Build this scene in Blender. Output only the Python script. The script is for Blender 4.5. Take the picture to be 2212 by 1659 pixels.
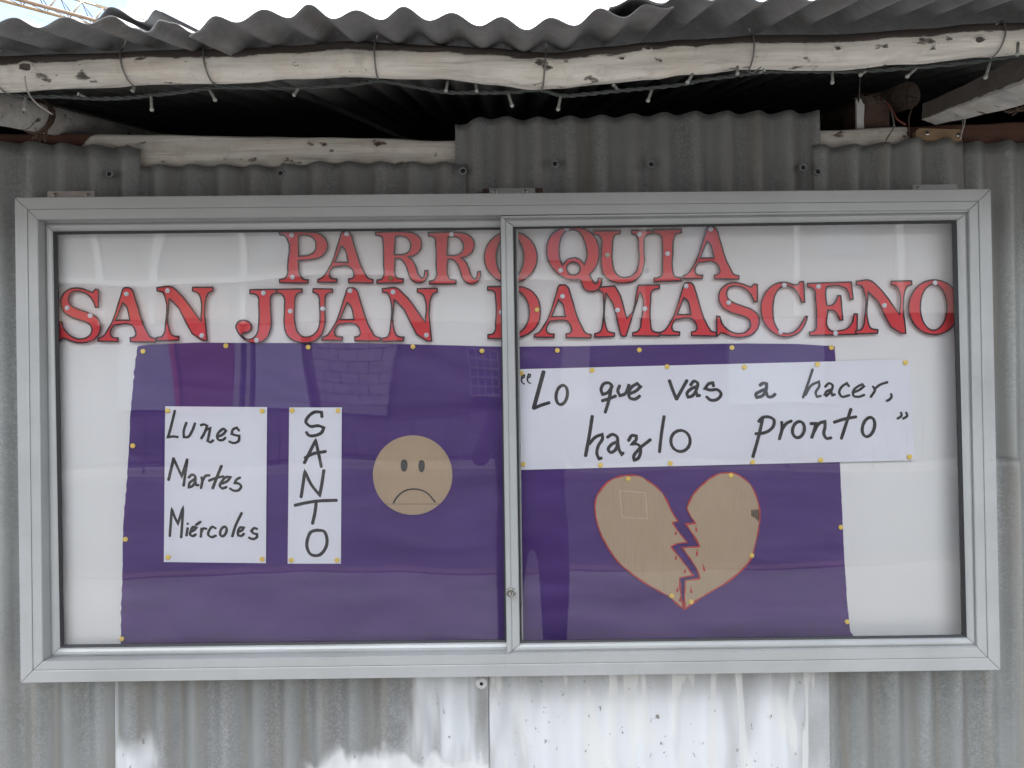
import bpy, bmesh, math, random
from mathutils import Vector, Matrix
from mathutils.geometry import tessellate_polygon
from mathutils import noise as mnoise
random.seed(7)
scene = bpy.context.scene
for o in list(bpy.data.objects):
    bpy.data.objects.remove(o)
COL = scene.collection

# ------------------------------------------------------------------ camera
IMW, IMH, FPX = 2212.0, 1659.0, 1662.0          # picture units in which things were measured
PITCH, ROLL, YAW = 0.00605, 0.01192, -0.00638
CAM = Vector((-0.0018, -1.6576, 1.55))
RM = (Matrix.Rotation(YAW, 3, 'Z') @ Matrix.Rotation(PITCH, 3, 'X') @ Matrix.Rotation(ROLL, 3, 'Y'))
cam_d = bpy.data.cameras.new('camera')
cam = bpy.data.objects.new('camera', cam_d)
COL.objects.link(cam)
m3 = Matrix((RM.col[0], RM.col[2], -RM.col[1])).transposed()
cam.matrix_world = Matrix.Translation(CAM) @ m3.to_4x4()
cam_d.sensor_width = 36.0
cam_d.lens = FPX / IMW * 36.0
cam_d.clip_start = 0.01
cam_d.clip_end = 2000.0
scene.camera = cam

# ------------------------------------------------------------------ world + sun
SUN_EL, SUN_AZ = math.radians(63), math.radians(-22)
world = bpy.data.worlds.new('World')
scene.world = world
world.use_nodes = True
nt = world.node_tree
nt.nodes.clear()
w_out = nt.nodes.new('ShaderNodeOutputWorld')
w_bg = nt.nodes.new('ShaderNodeBackground')
w_sky = nt.nodes.new('ShaderNodeTexSky')
w_sky.sky_type = 'NISHITA'
w_sky.sun_disc = False
w_sky.sun_elevation = SUN_EL
w_sky.sun_rotation = SUN_AZ
w_sky.air_density = 1.0
w_sky.dust_density = 0.4
w_tc = nt.nodes.new('ShaderNodeTexCoord')
w_map = nt.nodes.new('ShaderNodeMapping')
w_map.inputs['Scale'].default_value = (1.0, 1.0, 2.2)
w_map.inputs['Rotation'].default_value = (0, 0, math.radians(210))
w_n = nt.nodes.new('ShaderNodeTexNoise')
w_n.inputs['Scale'].default_value = 2.6
w_n.inputs['Detail'].default_value = 7
w_n.inputs['Roughness'].default_value = 0.58
w_r = nt.nodes.new('ShaderNodeValToRGB')
w_r.color_ramp.elements[0].position = 0.42
w_r.color_ramp.elements[1].position = 0.62
w_mix = nt.nodes.new('ShaderNodeMix')
w_mix.data_type = 'RGBA'
w_sep = nt.nodes.new('ShaderNodeSeparateXYZ')
nt.links.new(w_tc.outputs['Generated'], w_sep.inputs[0])
w_cie = nt.nodes.new('ShaderNodeMapRange')
w_cie.inputs['From Min'].default_value = 0.0; w_cie.inputs['From Max'].default_value = 1.0
w_cie.inputs['To Min'].default_value = 0.55; w_cie.inputs['To Max'].default_value = 1.1
nt.links.new(w_sep.outputs['Z'], w_cie.inputs['Value'])
w_cl = nt.nodes.new('ShaderNodeVectorMath'); w_cl.operation = 'SCALE'
w_cl.inputs[0].default_value = (21.0, 21.2, 21.6)
nt.links.new(w_cie.outputs[0], w_cl.inputs['Scale'])
nt.links.new(w_cl.outputs[0], w_mix.inputs[7])
nt.links.new(w_tc.outputs['Generated'], w_map.inputs['Vector'])
nt.links.new(w_map.outputs[0], w_n.inputs['Vector'])
nt.links.new(w_n.outputs['Fac'], w_r.inputs['Fac'])
nt.links.new(w_r.outputs['Color'], w_mix.inputs[0])
nt.links.new(w_sky.outputs[0], w_mix.inputs[6])
nt.links.new(w_mix.outputs[2], w_bg.inputs['Color'])
w_bg.inputs['Strength'].default_value = 0.05
nt.links.new(w_bg.outputs[0], w_out.inputs[0])

sun_d = bpy.data.lights.new('sun', 'SUN')
sun_d.energy = 1.3
sun_d.angle = math.radians(12)
sun_d.color = (1.0, 0.96, 0.9)
sun = bpy.data.objects.new('sun', sun_d)
COL.objects.link(sun)
sdir = Vector((math.sin(SUN_AZ) * math.cos(SUN_EL), math.cos(SUN_AZ) * math.cos(SUN_EL), math.sin(SUN_EL)))
sun.rotation_euler = sdir.to_track_quat('Z', 'Y').to_euler()
sun.location = sdir * 30

scene.view_settings.view_transform = 'Standard'
scene.view_settings.look = 'None'
scene.view_settings.gamma = 1.0
scene.view_settings.use_curve_mapping = False
scene.view_settings.exposure = 2.8
scene.render.engine = 'CYCLES'

# ------------------------------------------------------------------ helpers
def at(px, py, Y):
    """point on the upright plane y = Y that the photograph shows at (px, py)"""
    d = RM @ Vector(((px - IMW / 2) / FPX, 1.0, -(py - IMH / 2) / FPX))
    t = (Y - CAM.y) / d.y
    return CAM + d * t

WORLD_LOC = {}

def tag(o, label=None, cat=None, group=None, kind=None):
    if label: o['label'] = label
    if cat: o['category'] = cat
    if group: o['group'] = group
    if kind: o['kind'] = kind
    return o

def empty(name, loc, label=None, cat=None, group=None, kind=None):
    o = bpy.data.objects.new(name, None)
    COL.objects.link(o)
    o.location = loc
    o.empty_display_size = 0.05
    WORLD_LOC[o] = Vector(loc)
    return tag(o, label, cat, group, kind)

def mk(name, verts, faces, mat, parent=None, smooth=False, attrs=None, mats=None, fmat=None):
    verts = [Vector(v) for v in verts]
    lo = Vector((min(v[i] for v in verts) for i in range(3)))
    hi = Vector((max(v[i] for v in verts) for i in range(3)))
    org = Vector(((lo.x + hi.x) / 2, (lo.y + hi.y) / 2, lo.z))
    me = bpy.data.meshes.new(name)
    me.from_pydata([v - org for v in verts], [], faces)
    if smooth:
        me.polygons.foreach_set('use_smooth', [True] * len(me.polygons))
    for mm in (mats or [mat]):
        me.materials.append(mm)
    if fmat:
        me.polygons.foreach_set('material_index', fmat)
    if attrs:
        for k, vals in attrs.items():
            a = me.attributes.new(k, 'FLOAT', 'POINT')
            a.data.foreach_set('value', vals)
    me.update()
    o = bpy.data.objects.new(name, me)
    COL.objects.link(o)
    WORLD_LOC[o] = org
    if parent is not None:
        o.parent = parent
        o.location = org - WORLD_LOC[parent]
    else:
        o.location = org
    return o

def fix_normals(o):
    bm = bmesh.new(); bm.from_mesh(o.data)
    bmesh.ops.recalc_face_normals(bm, faces=bm.faces)
    bm.to_mesh(o.data); bm.free()
    return o

def box_vf(c0, c1):
    x0, y0, z0 = c0; x1, y1, z1 = c1
    v = [(x0,y0,z0),(x1,y0,z0),(x1,y1,z0),(x0,y1,z0),(x0,y0,z1),(x1,y0,z1),(x1,y1,z1),(x0,y1,z1)]
    f = [(0,3,2,1),(4,5,6,7),(0,1,5,4),(1,2,6,5),(2,3,7,6),(3,0,4,7)]
    return v, f

def box(name, c0, c1, mat, parent=None, bevel=0.0):
    v, f = box_vf(c0, c1)
    o = mk(name, v, f, mat, parent)
    if bevel:
        bm = bmesh.new(); bm.from_mesh(o.data)
        bmesh.ops.bevel(bm, geom=list(bm.edges), offset=bevel, segments=2, affect='EDGES', clamp_overlap=True)
        bm.to_mesh(o.data); bm.free()
    return o

def tube_vf(pts, rad, n=8, cap=True, V0=0):
    pts = [Vector(p) for p in pts]
    if not isinstance(rad, (list, tuple)): rad = [rad] * len(pts)
    V, F = [], []
    prev = None
    for i, p in enumerate(pts):
        a = pts[max(i - 1, 0)]; b = pts[min(i + 1, len(pts) - 1)]
        t = (b - a).normalized()
        if prev is None:
            up = Vector((0, 0, 1)) if abs(t.z) < 0.9 else Vector((0, 1, 0))
            u = t.cross(up).normalized()
        else:
            u = (prev - t * prev.dot(t)).normalized()
        prev = u
        w = t.cross(u)
        for k in range(n):
            an = 2 * math.pi * k / n
            V.append(p + (u * math.cos(an) + w * math.sin(an)) * rad[i])
    for i in range(len(pts) - 1):
        for k in range(n):
            k2 = (k + 1) % n
            F.append((V0 + i*n + k, V0 + i*n + k2, V0 + (i+1)*n + k2, V0 + (i+1)*n + k))
    if cap:
        F.append(tuple(V0 + k for k in range(n))[::-1])
        F.append(tuple(V0 + (len(pts)-1)*n + k for k in range(n)))
    return V, F

def tube(name, pts, rad, mat, parent=None, n=8):
    v, f = tube_vf(pts, rad, n)
    return fix_normals(mk(name, v, f, mat, parent, smooth=True))

def catmull(pts, closed=False, sub=5, corner=48):
    """smooth a polyline, keeping hard corners"""
    P = [Vector((p[0], p[1])) for p in pts]
    n = len(P)
    def is_corner(i):
        if not closed and i in (0, n - 1): return True
        a = P[i] - P[i - 1]; b = P[(i + 1) % n] - P[i]
        if a.length < 1e-9 or b.length < 1e-9: return True
        return math.degrees(a.angle(b)) > corner
    out = []
    rng = range(n) if closed else range(n - 1)
    for i in rng:
        p1, p2 = P[i], P[(i + 1) % n]
        p0 = P[i - 1] if (closed or i > 0) else p1
        p3 = P[(i + 2) % n] if (closed or i + 2 < n) else p2
        L = (p2 - p1).length
        c1, c2 = is_corner(i), is_corner((i + 1) % n)
        def tan(pa, pb, pc):
            la, lb = (pb - pa).length + 1e-9, (pc - pb).length + 1e-9
            return ((pb - pa) / la * lb + (pc - pb) / lb * la) / (la + lb) * L
        t1 = (p2 - p1) if c1 else tan(p0, p1, p2)
        t2 = (p2 - p1) if c2 else tan(p1, p2, p3)
        for k in range(sub):
            t = k / sub
            h00 = 2*t**3 - 3*t*t + 1; h10 = t**3 - 2*t*t + t
            h01 = -2*t**3 + 3*t*t; h11 = t**3 - t*t
            out.append(p1*h00 + t1*h10 + p2*h01 + t2*h11)
    if not closed: out.append(P[-1])
    return out

def ribbon(pts2, hw, yf, closed=False, capr=True):
    """flat stroke in the x-z plane; pts2 = list of (x, z); hw = half width(s); yf(x, z) gives y"""
    P = [Vector(p) for p in pts2]
    n = len(P)
    if not isinstance(hw, (list, tuple)): hw = [hw] * n
    V, F = [], []
    L, R = [], []
    for i in range(n):
        a = P[i - 1] if (closed or i > 0) else P[i]
        b = P[(i + 1) % n] if (closed or i < n - 1) else P[i]
        d1 = (P[i] - a); d2 = (b - P[i])
        d1 = d1.normalized() if d1.length > 1e-9 else None
        d2 = d2.normalized() if d2.length > 1e-9 else None
        if d1 is None: d1 = d2
        if d2 is None: d2 = d1
        t = (d1 + d2)
        t = t.normalized() if t.length > 0.2 else d1
        nrm = Vector((-t.y, t.x))
        c = max(0.55, nrm.dot(Vector((-d1.y, d1.x))))
        L.append(P[i] + nrm * hw[i] / c); R.append(P[i] - nrm * hw[i] / c)
    for l, r in zip(L, R):
        V.append((l.x, yf(l.x, l.y), l.y)); V.append((r.x, yf(r.x, r.y), r.y))
    m = n if closed else n - 1
    for i in range(m):
        j = (i + 1) % n
        F.append((2*i, 2*j, 2*j + 1, 2*i + 1))
    if not closed and capr:
        for e, i in ((-1, 0), (1, n - 1)):
            t = (P[1] - P[0]) if i == 0 else (P[-1] - P[-2])
            t = t.normalized() * e
            nrm = Vector((-t.y, t.x))
            c = len(V); V.append((P[i].x, yf(P[i].x, P[i].y), P[i].y))
            ring = []
            for k in range(5):
                a = -math.pi/2 + math.pi * k / 4
                q = P[i] + t * math.cos(a) * hw[i] * 0.7 + nrm * math.sin(a) * hw[i]
                ring.append(len(V)); V.append((q.x, yf(q.x, q.y) , q.y))
            for k in range(4): F.append((c, ring[k], ring[k + 1]))
    return V, F

def face_cam(V, F):
    """turn flat faces so that they look to -y"""
    out = []
    for f in F:
        a, b, c = (Vector(V[i]) for i in f[:3])
        nn = (b - a).cross(c - a)
        out.append(f if nn.y <= 0 else tuple(reversed(f)))
    return out

def merge(parts):
    V, F = [], []
    for v, f in parts:
        o = len(V); V += list(v); F += [tuple(i + o for i in q) for q in f]
    return V, F

def solid(contours, y0, y1):
    """extruded outline with holes; contours of (x, z), front y0, back y1"""
    C = [[Vector((p[0], p[1], 0)) for p in c] for c in contours]
    tri = tessellate_polygon(C)
    flat = [p for c in C for p in c]
    n = len(flat)
    V = [(p.x, y0, p.y) for p in flat] + [(p.x, y1, p.y) for p in flat]
    F = []
    for t in tri:
        F.append(tuple(t)); F.append(tuple(i + n for i in reversed(t)))
    s = 0
    for c in C:
        m = len(c)
        for i in range(m):
            j = (i + 1) % m
            F.append((s + i, s + j, s + j + n, s + i + n))
        s += m
    return V, F

# ------------------------------------------------------------------ materials
MATS = {}
def new_mat(name):
    m = bpy.data.materials.new(name); m.use_nodes = True
    t = m.node_tree; b = t.nodes['Principled BSDF']
    MATS[name] = m
    return m, t, b

def N(t, typ, **kw):
    n = t.nodes.new(typ)
    for k, v in kw.items():
        if k in n.inputs: n.inputs[k].default_value = v
        else: setattr(n, k, v)
    return n

def ramp(t, fac, stops):
    r = t.nodes.new('ShaderNodeValToRGB')
    els = r.color_ramp.elements
    while len(els) < len(stops): els.new(0.5)
    for e, (p, c) in zip(els, stops):
        e.position = p
        e.color = (c, c, c, 1) if isinstance(c, (int, float)) else (*c, 1)
    t.links.new(fac, r.inputs[0])
    return r.outputs[0]

def mixc(t, fac, a, b, mode='MIX'):
    n = t.nodes.new('ShaderNodeMix'); n.data_type = 'RGBA'; n.blend_type = mode
    for idx, v in ((0, fac), (6, a), (7, b)):
        if hasattr(v, 'links'): t.links.new(v, n.inputs[idx])
        elif idx == 0: n.inputs[0].default_value = v
        else: n.inputs[idx].default_value = (*v, 1)
    return n.outputs[2]

def math_(t, op, a, b=0.0, c=None, clamp=False):
    n = t.nodes.new('ShaderNodeMath'); n.operation = op; n.use_clamp = clamp
    for i, v in enumerate((a, b, c)):
        if v is None: continue
        if hasattr(v, 'links'): t.links.new(v, n.inputs[i])
        else: n.inputs[i].default_value = v
    return n.outputs[0]

def pos(t, scale=(1, 1, 1), loc=(0, 0, 0)):
    g = t.nodes.new('ShaderNodeNewGeometry')
    mp = t.nodes.new('ShaderNodeMapping')
    mp.inputs['Scale'].default_value = scale
    mp.inputs['Location'].default_value = loc
    t.links.new(g.outputs['Position'], mp.inputs[0])
    return mp.outputs[0]

def noise(t, vec, scale, detail=4, rough=0.55, dist=0.0):
    n = t.nodes.new('ShaderNodeTexNoise')
    n.inputs['Scale'].default_value = scale; n.inputs['Detail'].default_value = detail
    n.inputs['Roughness'].default_value = rough; n.inputs['Distortion'].default_value = dist
    t.links.new(vec, n.inputs['Vector'])
    return n.outputs['Fac']

def bump(t, b, h, strength, dist=0.001):
    n = t.nodes.new('ShaderNodeBump')
    n.inputs['Strength'].default_value = strength; n.inputs['Distance'].default_value = dist
    t.links.new(h, n.inputs['Height']); t.links.new(n.outputs[0], b.inputs['Normal'])

def plain(name, col, rough=0.5, metal=0.0, var=0.12, vscale=60, bmp=0.0):
    m, t, b = new_mat(name)
    p = pos(t)
    n = noise(t, p, vscale, 5)
    f = ramp(t, n, [(0.3, 0.0), (0.7, 1.0)])
    lo = tuple(c * (1 - var) for c in col); hi = tuple(min(1, c * (1 + var)) for c in col)
    t.links.new(mixc(t, f, lo, hi), b.inputs['Base Color'])
    b.inputs['Roughness'].default_value = rough; b.inputs['Metallic'].default_value = metal
    if bmp: bump(t, b, n, bmp)
    return m

def galvanised(name, paint=None, tint=(1, 1, 1)):
    m, t, b = new_mat(name)
    p = pos(t)
    vo = t.nodes.new('ShaderNodeTexVoronoi'); vo.inputs['Scale'].default_value = 260
    t.links.new(p, vo.inputs['Vector'])
    sp = t.nodes.new('ShaderNodeSeparateColor'); t.links.new(vo.outputs['Color'], sp.inputs[0])
    big = noise(t, p, 5, 4, 0.6)
    fine = noise(t, p, 260, 3, 0.7)
    streak = noise(t, pos(t, (26, 26, 1.1)), 1.0, 5, 0.6)
    patch = ramp(t, noise(t, pos(t, (14, 14, 3)), 1.0, 4), [(0.38, 0.0), (0.62, 1.0)])
    spang = math_(t, 'MULTIPLY_ADD', sp.outputs[0], 0.5, math_(t, 'MULTIPLY', fine, 0.5))
    spc = ramp(t, spang, [(0.25, tuple(0.18 * k for k in tint)), (0.5, tuple(0.27 * k for k in tint)), (0.78, tuple(0.41 * k for k in tint))])
    smooth_c = ramp(t, big, [(0.3, (0.24, 0.248, 0.238)), (0.7, (0.31, 0.32, 0.31))])
    c = mixc(t, math_(t, 'MULTIPLY', patch, 0.5), smooth_c, spc)
    brown = ramp(t, streak, [(0.46, 0.0), (0.70, 0.75)])
    c = mixc(t, brown, c, (0.23, 0.205, 0.17))
    met = 0.35
    if paint:
        c, msk = paint(t, c)
        mt = math_(t, 'MULTIPLY_ADD', msk, -met, met, clamp=True)
        t.links.new(mt, b.inputs['Metallic'])
        r = math_(t, 'MULTIPLY_ADD', msk, -0.08, 0.58)
        t.links.new(r, b.inputs['Roughness'])
    else:
        b.inputs['Metallic'].default_value = met
        b.inputs['Roughness'].default_value = 0.55
    t.links.new(c, b.inputs['Base Color'])
    bump(t, b, fine, 0.12, 0.0006)
    return m

def sep_pos(t):
    g = t.nodes.new('ShaderNodeNewGeometry')
    s = t.nodes.new('ShaderNodeSeparateXYZ')
    t.links.new(g.outputs['Position'], s.inputs[0])
    return s.outputs

def smooth01(t, v, a, b):
    n = t.nodes.new('ShaderNodeMapRange'); n.interpolation_type = 'SMOOTHSTEP'
    n.inputs['From Min'].default_value = a; n.inputs['From Max'].default_value = b
    t.links.new(v, n.inputs['Value'])
    return n.outputs[0]

def wx(px): return at(px, 1560, 0).x
def wz(py): return at(1106, py, 0).z

def paint_full(t, c):
    s = sep_pos(t)
    soft = noise(t, pos(t, (9, 9, 2.4), (3.1, 0, 1.7)), 1.0, 3, 0.5)
    thin = ramp(t, soft, [(0.34, 0.35), (0.54, 1.0)])
    topfade = math_(t, 'MULTIPLY_ADD', smooth01(t, s[2], wz(1530), wz(1455)), -0.5, 1.0)
    chips = ramp(t, noise(t, pos(t, (1, 1, 0.55)), 70, 4, 0.62), [(0.66, 1.0), (0.685, 0.0)])
    runs = ramp(t, noise(t, pos(t, (34, 34, 4.5), (0, 0, 5)), 1.0, 2, 0.4), [(0.52, 0.0), (0.60, 1.0)])
    msk = math_(t, 'MULTIPLY', math_(t, 'MULTIPLY', thin, topfade), chips)
    msk = math_(t, 'MAXIMUM', msk, math_(t, 'MULTIPLY', math_(t, 'MULTIPLY', runs, 0.9), chips))
    tone = mixc(t, runs, (0.64, 0.65, 0.655), (0.67, 0.665, 0.64))
    return mixc(t, msk, c, tone), msk

def paint_part(t, c):
    s = sep_pos(t)
    wob = noise(t, pos(t, (10, 10, 6)), 1.0, 3, 0.5)
    w2 = math_(t, 'SUBTRACT', wob, 0.5)
    xx = math_(t, 'MULTIPLY_ADD', w2, 0.22, s[0])
    zz = math_(t, 'MULTIPLY_ADD', w2, 0.16, s[2])
    right = smooth01(t, xx, wx(835), wx(905))
    soft = noise(t, pos(t, (12, 12, 2.2), (8, 0, 1)), 1.0, 3, 0.5)
    right = math_(t, 'MULTIPLY', right, ramp(t, soft, [(0.36, 0.1), (0.52, 1.0)]))
    low = math_(t, 'MULTIPLY', smooth01(t, zz, wz(1605), wz(1640)), smooth01(t, xx, wx(660), wx(720)))
    left = math_(t, 'MULTIPLY', smooth01(t, zz, wz(1560), wz(1650)), math_(t, 'SUBTRACT', 1.0, smooth01(t, xx, wx(290), wx(370))))
    edge = math_(t, 'MULTIPLY', math_(t, 'SUBTRACT', 1.0, smooth01(t, s[0], wx(248), wx(258))), 0.7)
    chips = ramp(t, noise(t, pos(t, (1, 1, 0.6)), 65, 4, 0.62), [(0.66, 1.0), (0.69, 0.0)])
    runs = math_(t, 'MULTIPLY', ramp(t, noise(t, pos(t, (30, 30, 4.5), (2, 0, 3)), 1.0, 2, 0.4), [(0.54, 0.0), (0.57, 0.9)]), smooth01(t, s[0], wx(870), wx(930)))
    m = math_(t, 'MAXIMUM', right, low)
    m = math_(t, 'MAXIMUM', m, left)
    m = math_(t, 'MAXIMUM', m, edge)
    m = math_(t, 'MAXIMUM', m, runs)
    m = math_(t, 'MULTIPLY', m, chips, clamp=True)
    return mixc(t, m, c, mixc(t, low, (0.60, 0.615, 0.62), (0.66, 0.66, 0.65))), m

M_GALV = galvanised('galvanised_steel')
M_GALV_ALT = galvanised('galvanised_steel_greenish', tint=(0.95, 1.0, 0.97))
M_GALV_PAINT = galvanised('galvanised_steel_white_paint', paint_full)
M_GALV_SPRAY = galvanised('galvanised_steel_sprayed_white', paint_part)

def roof_mat():
    m, t, b = new_mat('weathered_roof_zinc')
    p = pos(t)
    n1 = noise(t, p, 16, 6, 0.7); n2 = noise(t, p, 220, 3, 0.7)
    c = ramp(t, n1, [(0.3, (0.18, 0.18, 0.182)), (0.7, (0.30, 0.30, 0.295))])
    c = mixc(t, math_(t, 'MULTIPLY', n2, 0.35), c, (0.09, 0.09, 0.095))
    ru = ramp(t, noise(t, pos(t, (14, 4, 14), (3, 1, 2)), 1.5, 6, 0.7), [(0.52, 0.0), (0.70, 0.55)])
    c = mixc(t, ru, c, (0.16, 0.12, 0.09))
    pl_ = ramp(t, noise(t, pos(t, (1, 1, 1), (7, 3, 1)), 45, 5, 0.7), [(0.56, 0.0), (0.70, 0.5)])
    c = mixc(t, pl_, c, (0.36, 0.36, 0.35))
    t.links.new(c, b.inputs['Base Color'])
    b.inputs['Roughness'].default_value = 0.6; b.inputs['Metallic'].default_value = 0.25
    bump(t, b, n2, 0.1)
    return m
M_ROOF = roof_mat()

def painted_wood(name, white=(0.78, 0.74, 0.66), wood=(0.075, 0.055, 0.042), horizontal=True):
    """white limewash over brown wood; point attribute 'paint' says where the brush went"""
    m, t, b = new_mat(name)
    at_ = t.nodes.new('ShaderNodeAttribute'); at_.attribute_name = 'paint'
    sc = (2.2, 30, 30) if horizontal else (12, 12, 12)
    grain = noise(t, pos(t, sc), 1.6, 6, 0.65)
    rag = noise(t, pos(t, (9, 40, 40)), 1.5, 7, 0.75)
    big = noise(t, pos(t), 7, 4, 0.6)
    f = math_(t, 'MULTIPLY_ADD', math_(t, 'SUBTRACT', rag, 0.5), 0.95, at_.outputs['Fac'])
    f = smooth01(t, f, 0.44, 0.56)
    chip = ramp(t, noise(t, pos(t, (14, 26, 26), (1.3, 0, 0.4)), 1.6, 5, 0.6), [(0.63, 1.0), (0.655, 0.35), (0.70, 0.0)])
    f = math_(t, 'MULTIPLY', f, chip)
    wc = mixc(t, ramp(t, grain, [(0.35, 0.0), (0.62, 1.0)]), tuple(c * 0.66 for c in white), white)
    wc = mixc(t, math_(t, 'MULTIPLY', ramp(t, big, [(0.5, 0.0), (0.75, 1.0)]), 0.4), wc, (0.55, 0.45, 0.33))
    lines = ramp(t, noise(t, pos(t, (3.5, 95, 95), (0.7, 0.2, 0.1)), 1.0, 4, 0.7), [(0.58, 0.0), (0.68, 0.6)])
    wc = mixc(t, lines, wc, tuple(c * 0.42 for c in white))
    blot = ramp(t, noise(t, pos(t, (1, 1, 1), (5, 1, 2)), 26, 5, 0.7), [(0.52, 0.0), (0.72, 0.5)])
    wc = mixc(t, blot, wc, (0.40, 0.35, 0.29))
    dc = mixc(t, grain, tuple(c * 0.6 for c in wood), tuple(c * 1.5 for c in wood))
    t.links.new(mixc(t, f, dc, wc), b.inputs['Base Color'])
    b.inputs['Roughness'].default_value = 0.85
    h = math_(t, 'MULTIPLY_ADD', f, 1.0, math_(t, 'MULTIPLY', grain, 1.2))
    bump(t, b, h, 0.8, 0.004)
    return m
M_POLE = painted_wood('limewashed_pole', wood=(0.085, 0.07, 0.06))
M_PLATE = painted_wood('limewashed_beam', wood=(0.10, 0.045, 0.03))
M_RAFTER = painted_wood('limewashed_rafter', white=(0.55, 0.53, 0.5), wood=(0.10, 0.085, 0.075), horizontal=False)
M_BROWN = plain('bare_brown_wood', (0.085, 0.05, 0.036), 0.75, var=0.35, vscale=25, bmp=0.2)
M_PLY = plain('light_wood_cleat', (0.25, 0.165, 0.09), 0.7, var=0.2, vscale=25, bmp=0.1)
M_BARK = plain('frayed_bark', (0.12, 0.085, 0.06), 0.9, var=0.4, vscale=40, bmp=0.4)
M_TWINE = plain('brown_twine', (0.085, 0.05, 0.035), 0.85, var=0.3, vscale=200)
M_WIRE = plain('grey_tie_wire', (0.22, 0.21, 0.2), 0.5, 0.5)
M_LIGHTWIRE = plain('pale_tie_wire', (0.45, 0.42, 0.38), 0.5, 0.3)
M_REDWIRE = plain('red_wire_sheath', (0.17, 0.04, 0.03), 0.5)
M_CABLE = plain('dark_green_cable', (0.045, 0.055, 0.05), 0.6, var=0.3, vscale=300)
M_LED = plain('frosted_lamp_plastic', (0.16, 0.165, 0.15), 0.35, var=0.1)
M_LEDTIP = plain('frosted_lamp_tip', (0.30, 0.31, 0.28), 0.3, var=0.1)

def alu():
    m, t, b = new_mat('satin_aluminium')
    p = pos(t)
    sm = noise(t, p, 6, 5, 0.6); sc = noise(t, pos(t, (3, 60, 60)), 2, 5, 0.6)
    dirt = ramp(t, noise(t, pos(t, (1, 1, 1), (4, 2, 1)), 38, 4, 0.62), [(0.62, 0.0), (0.72, 0.6)])
    c = mixc(t, ramp(t, sm, [(0.3, 0.0), (0.7, 1.0)]), (0.355, 0.365, 0.358), (0.425, 0.435, 0.43))
    c = mixc(t, math_(t, 'MULTIPLY', sc, 0.12), c, (0.33, 0.33, 0.325))
    c = mixc(t, dirt, c, (0.36, 0.35, 0.33))
    t.links.new(c, b.inputs['Base Color'])
    b.inputs['Metallic'].default_value = 0.3
    t.links.new(math_(t, 'MULTIPLY_ADD', sm, 0.2, 0.28), b.inputs['Roughness'])
    return m
M_ALU = alu()
M_GASKET = plain('black_rubber', (0.012, 0.012, 0.014), 0.5)
M_EDGE = plain('pane_edge', (0.42, 0.44, 0.43), 0.4)
M_TRACK = plain('shadowed_track_aluminium', (0.30, 0.31, 0.32), 0.4, 0.4)
M_STEEL = plain('nickel_steel', (0.5, 0.49, 0.46), 0.25, 0.9)
M_DARK = plain('dark_slot', (0.01, 0.01, 0.01), 0.6)
M_BRKT = plain('pinkish_bracket', (0.50, 0.45, 0.42), 0.5, 0.2)

def backing():
    m, t, b = new_mat('white_backing_board')
    c = mixc(t, noise(t, pos(t), 4, 4), (0.84, 0.85, 0.84), (0.90, 0.905, 0.90))
    c = mixc(t, math_(t, 'MULTIPLY', noise(t, pos(t, (90, 1, 260)), 1.0, 3), 0.15), c, (0.76, 0.77, 0.76))
    stain = ramp(t, noise(t, pos(t, (1, 1, 1), (2.3, 0, 0.6)), 7, 4, 0.6), [(0.70, 0.0), (0.78, 0.35)])
    c = mixc(t, stain, c, (0.66, 0.61, 0.5))
    t.links.new(c, b.inputs['Base Color'])
    b.inputs['Roughness'].default_value = 0.55
    return m
M_BACK = backing()

def cloth():
    m, t, b = new_mat('purple_cloth')
    n = noise(t, pos(t, (3, 3, 9)), 2.0, 5, 0.6)
    c = mixc(t, n, (0.048, 0.015, 0.135), (0.098, 0.033, 0.245))
    t.links.new(c, b.inputs['Base Color'])
    b.inputs['Roughness'].default_value = 0.6
    weave = noise(t, pos(t, (900, 1, 900)), 1.0, 2)
    fold = noise(t, pos(t, (2.0, 1, 5.5), (0.4, 0, 0)), 1.6, 1.5, 0.4, 0.5)
    n2 = t.nodes.new('ShaderNodeBump'); n2.inputs['Strength'].default_value = 1.0; n2.inputs['Distance'].default_value = 0.03
    t.links.new(fold, n2.inputs['Height'])
    bump(t, b, weave, 0.08, 0.0004)
    t.links.new(n2.outputs[0], b.inputs['Normal'].links[0].from_node.inputs['Normal'])
    return m
M_CLOTH = cloth()
M_RED = plain('red_card', (0.76, 0.04, 0.05), 0.5, var=0.06, vscale=12)
M_LINE = plain('black_outline', (0.03, 0.012, 0.02), 0.5)
M_WPIN = plain('white_pin_plastic', (0.72, 0.74, 0.80), 0.3, var=0.03)
M_YPIN = plain('yellow_pin_plastic', (1.0, 0.70, 0.14), 0.3, var=0.04)
M_BPIN = plain('tarnished_brass_pin', (0.28, 0.17, 0.06), 0.4, 0.5)
M_GPIN = plain('greenish_white_pin', (0.55, 0.58, 0.42), 0.3)
M_PAPER = plain('white_paper', (0.86, 0.87, 0.94), 0.55, var=0.02, vscale=9)
M_PAPER2 = plain('white_banner_paper', (0.86, 0.87, 0.94), 0.5, var=0.03, vscale=7)

def ink():
    m, t, b = new_mat('black_marker_ink')
    n = noise(t, pos(t), 60, 4, 0.6)
    t.links.new(mixc(t, n, (0.016, 0.015, 0.018), (0.055, 0.05, 0.05)), b.inputs['Base Color'])
    b.inputs['Roughness'].default_value = 0.5
    return m
M_INK = ink()

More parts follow.
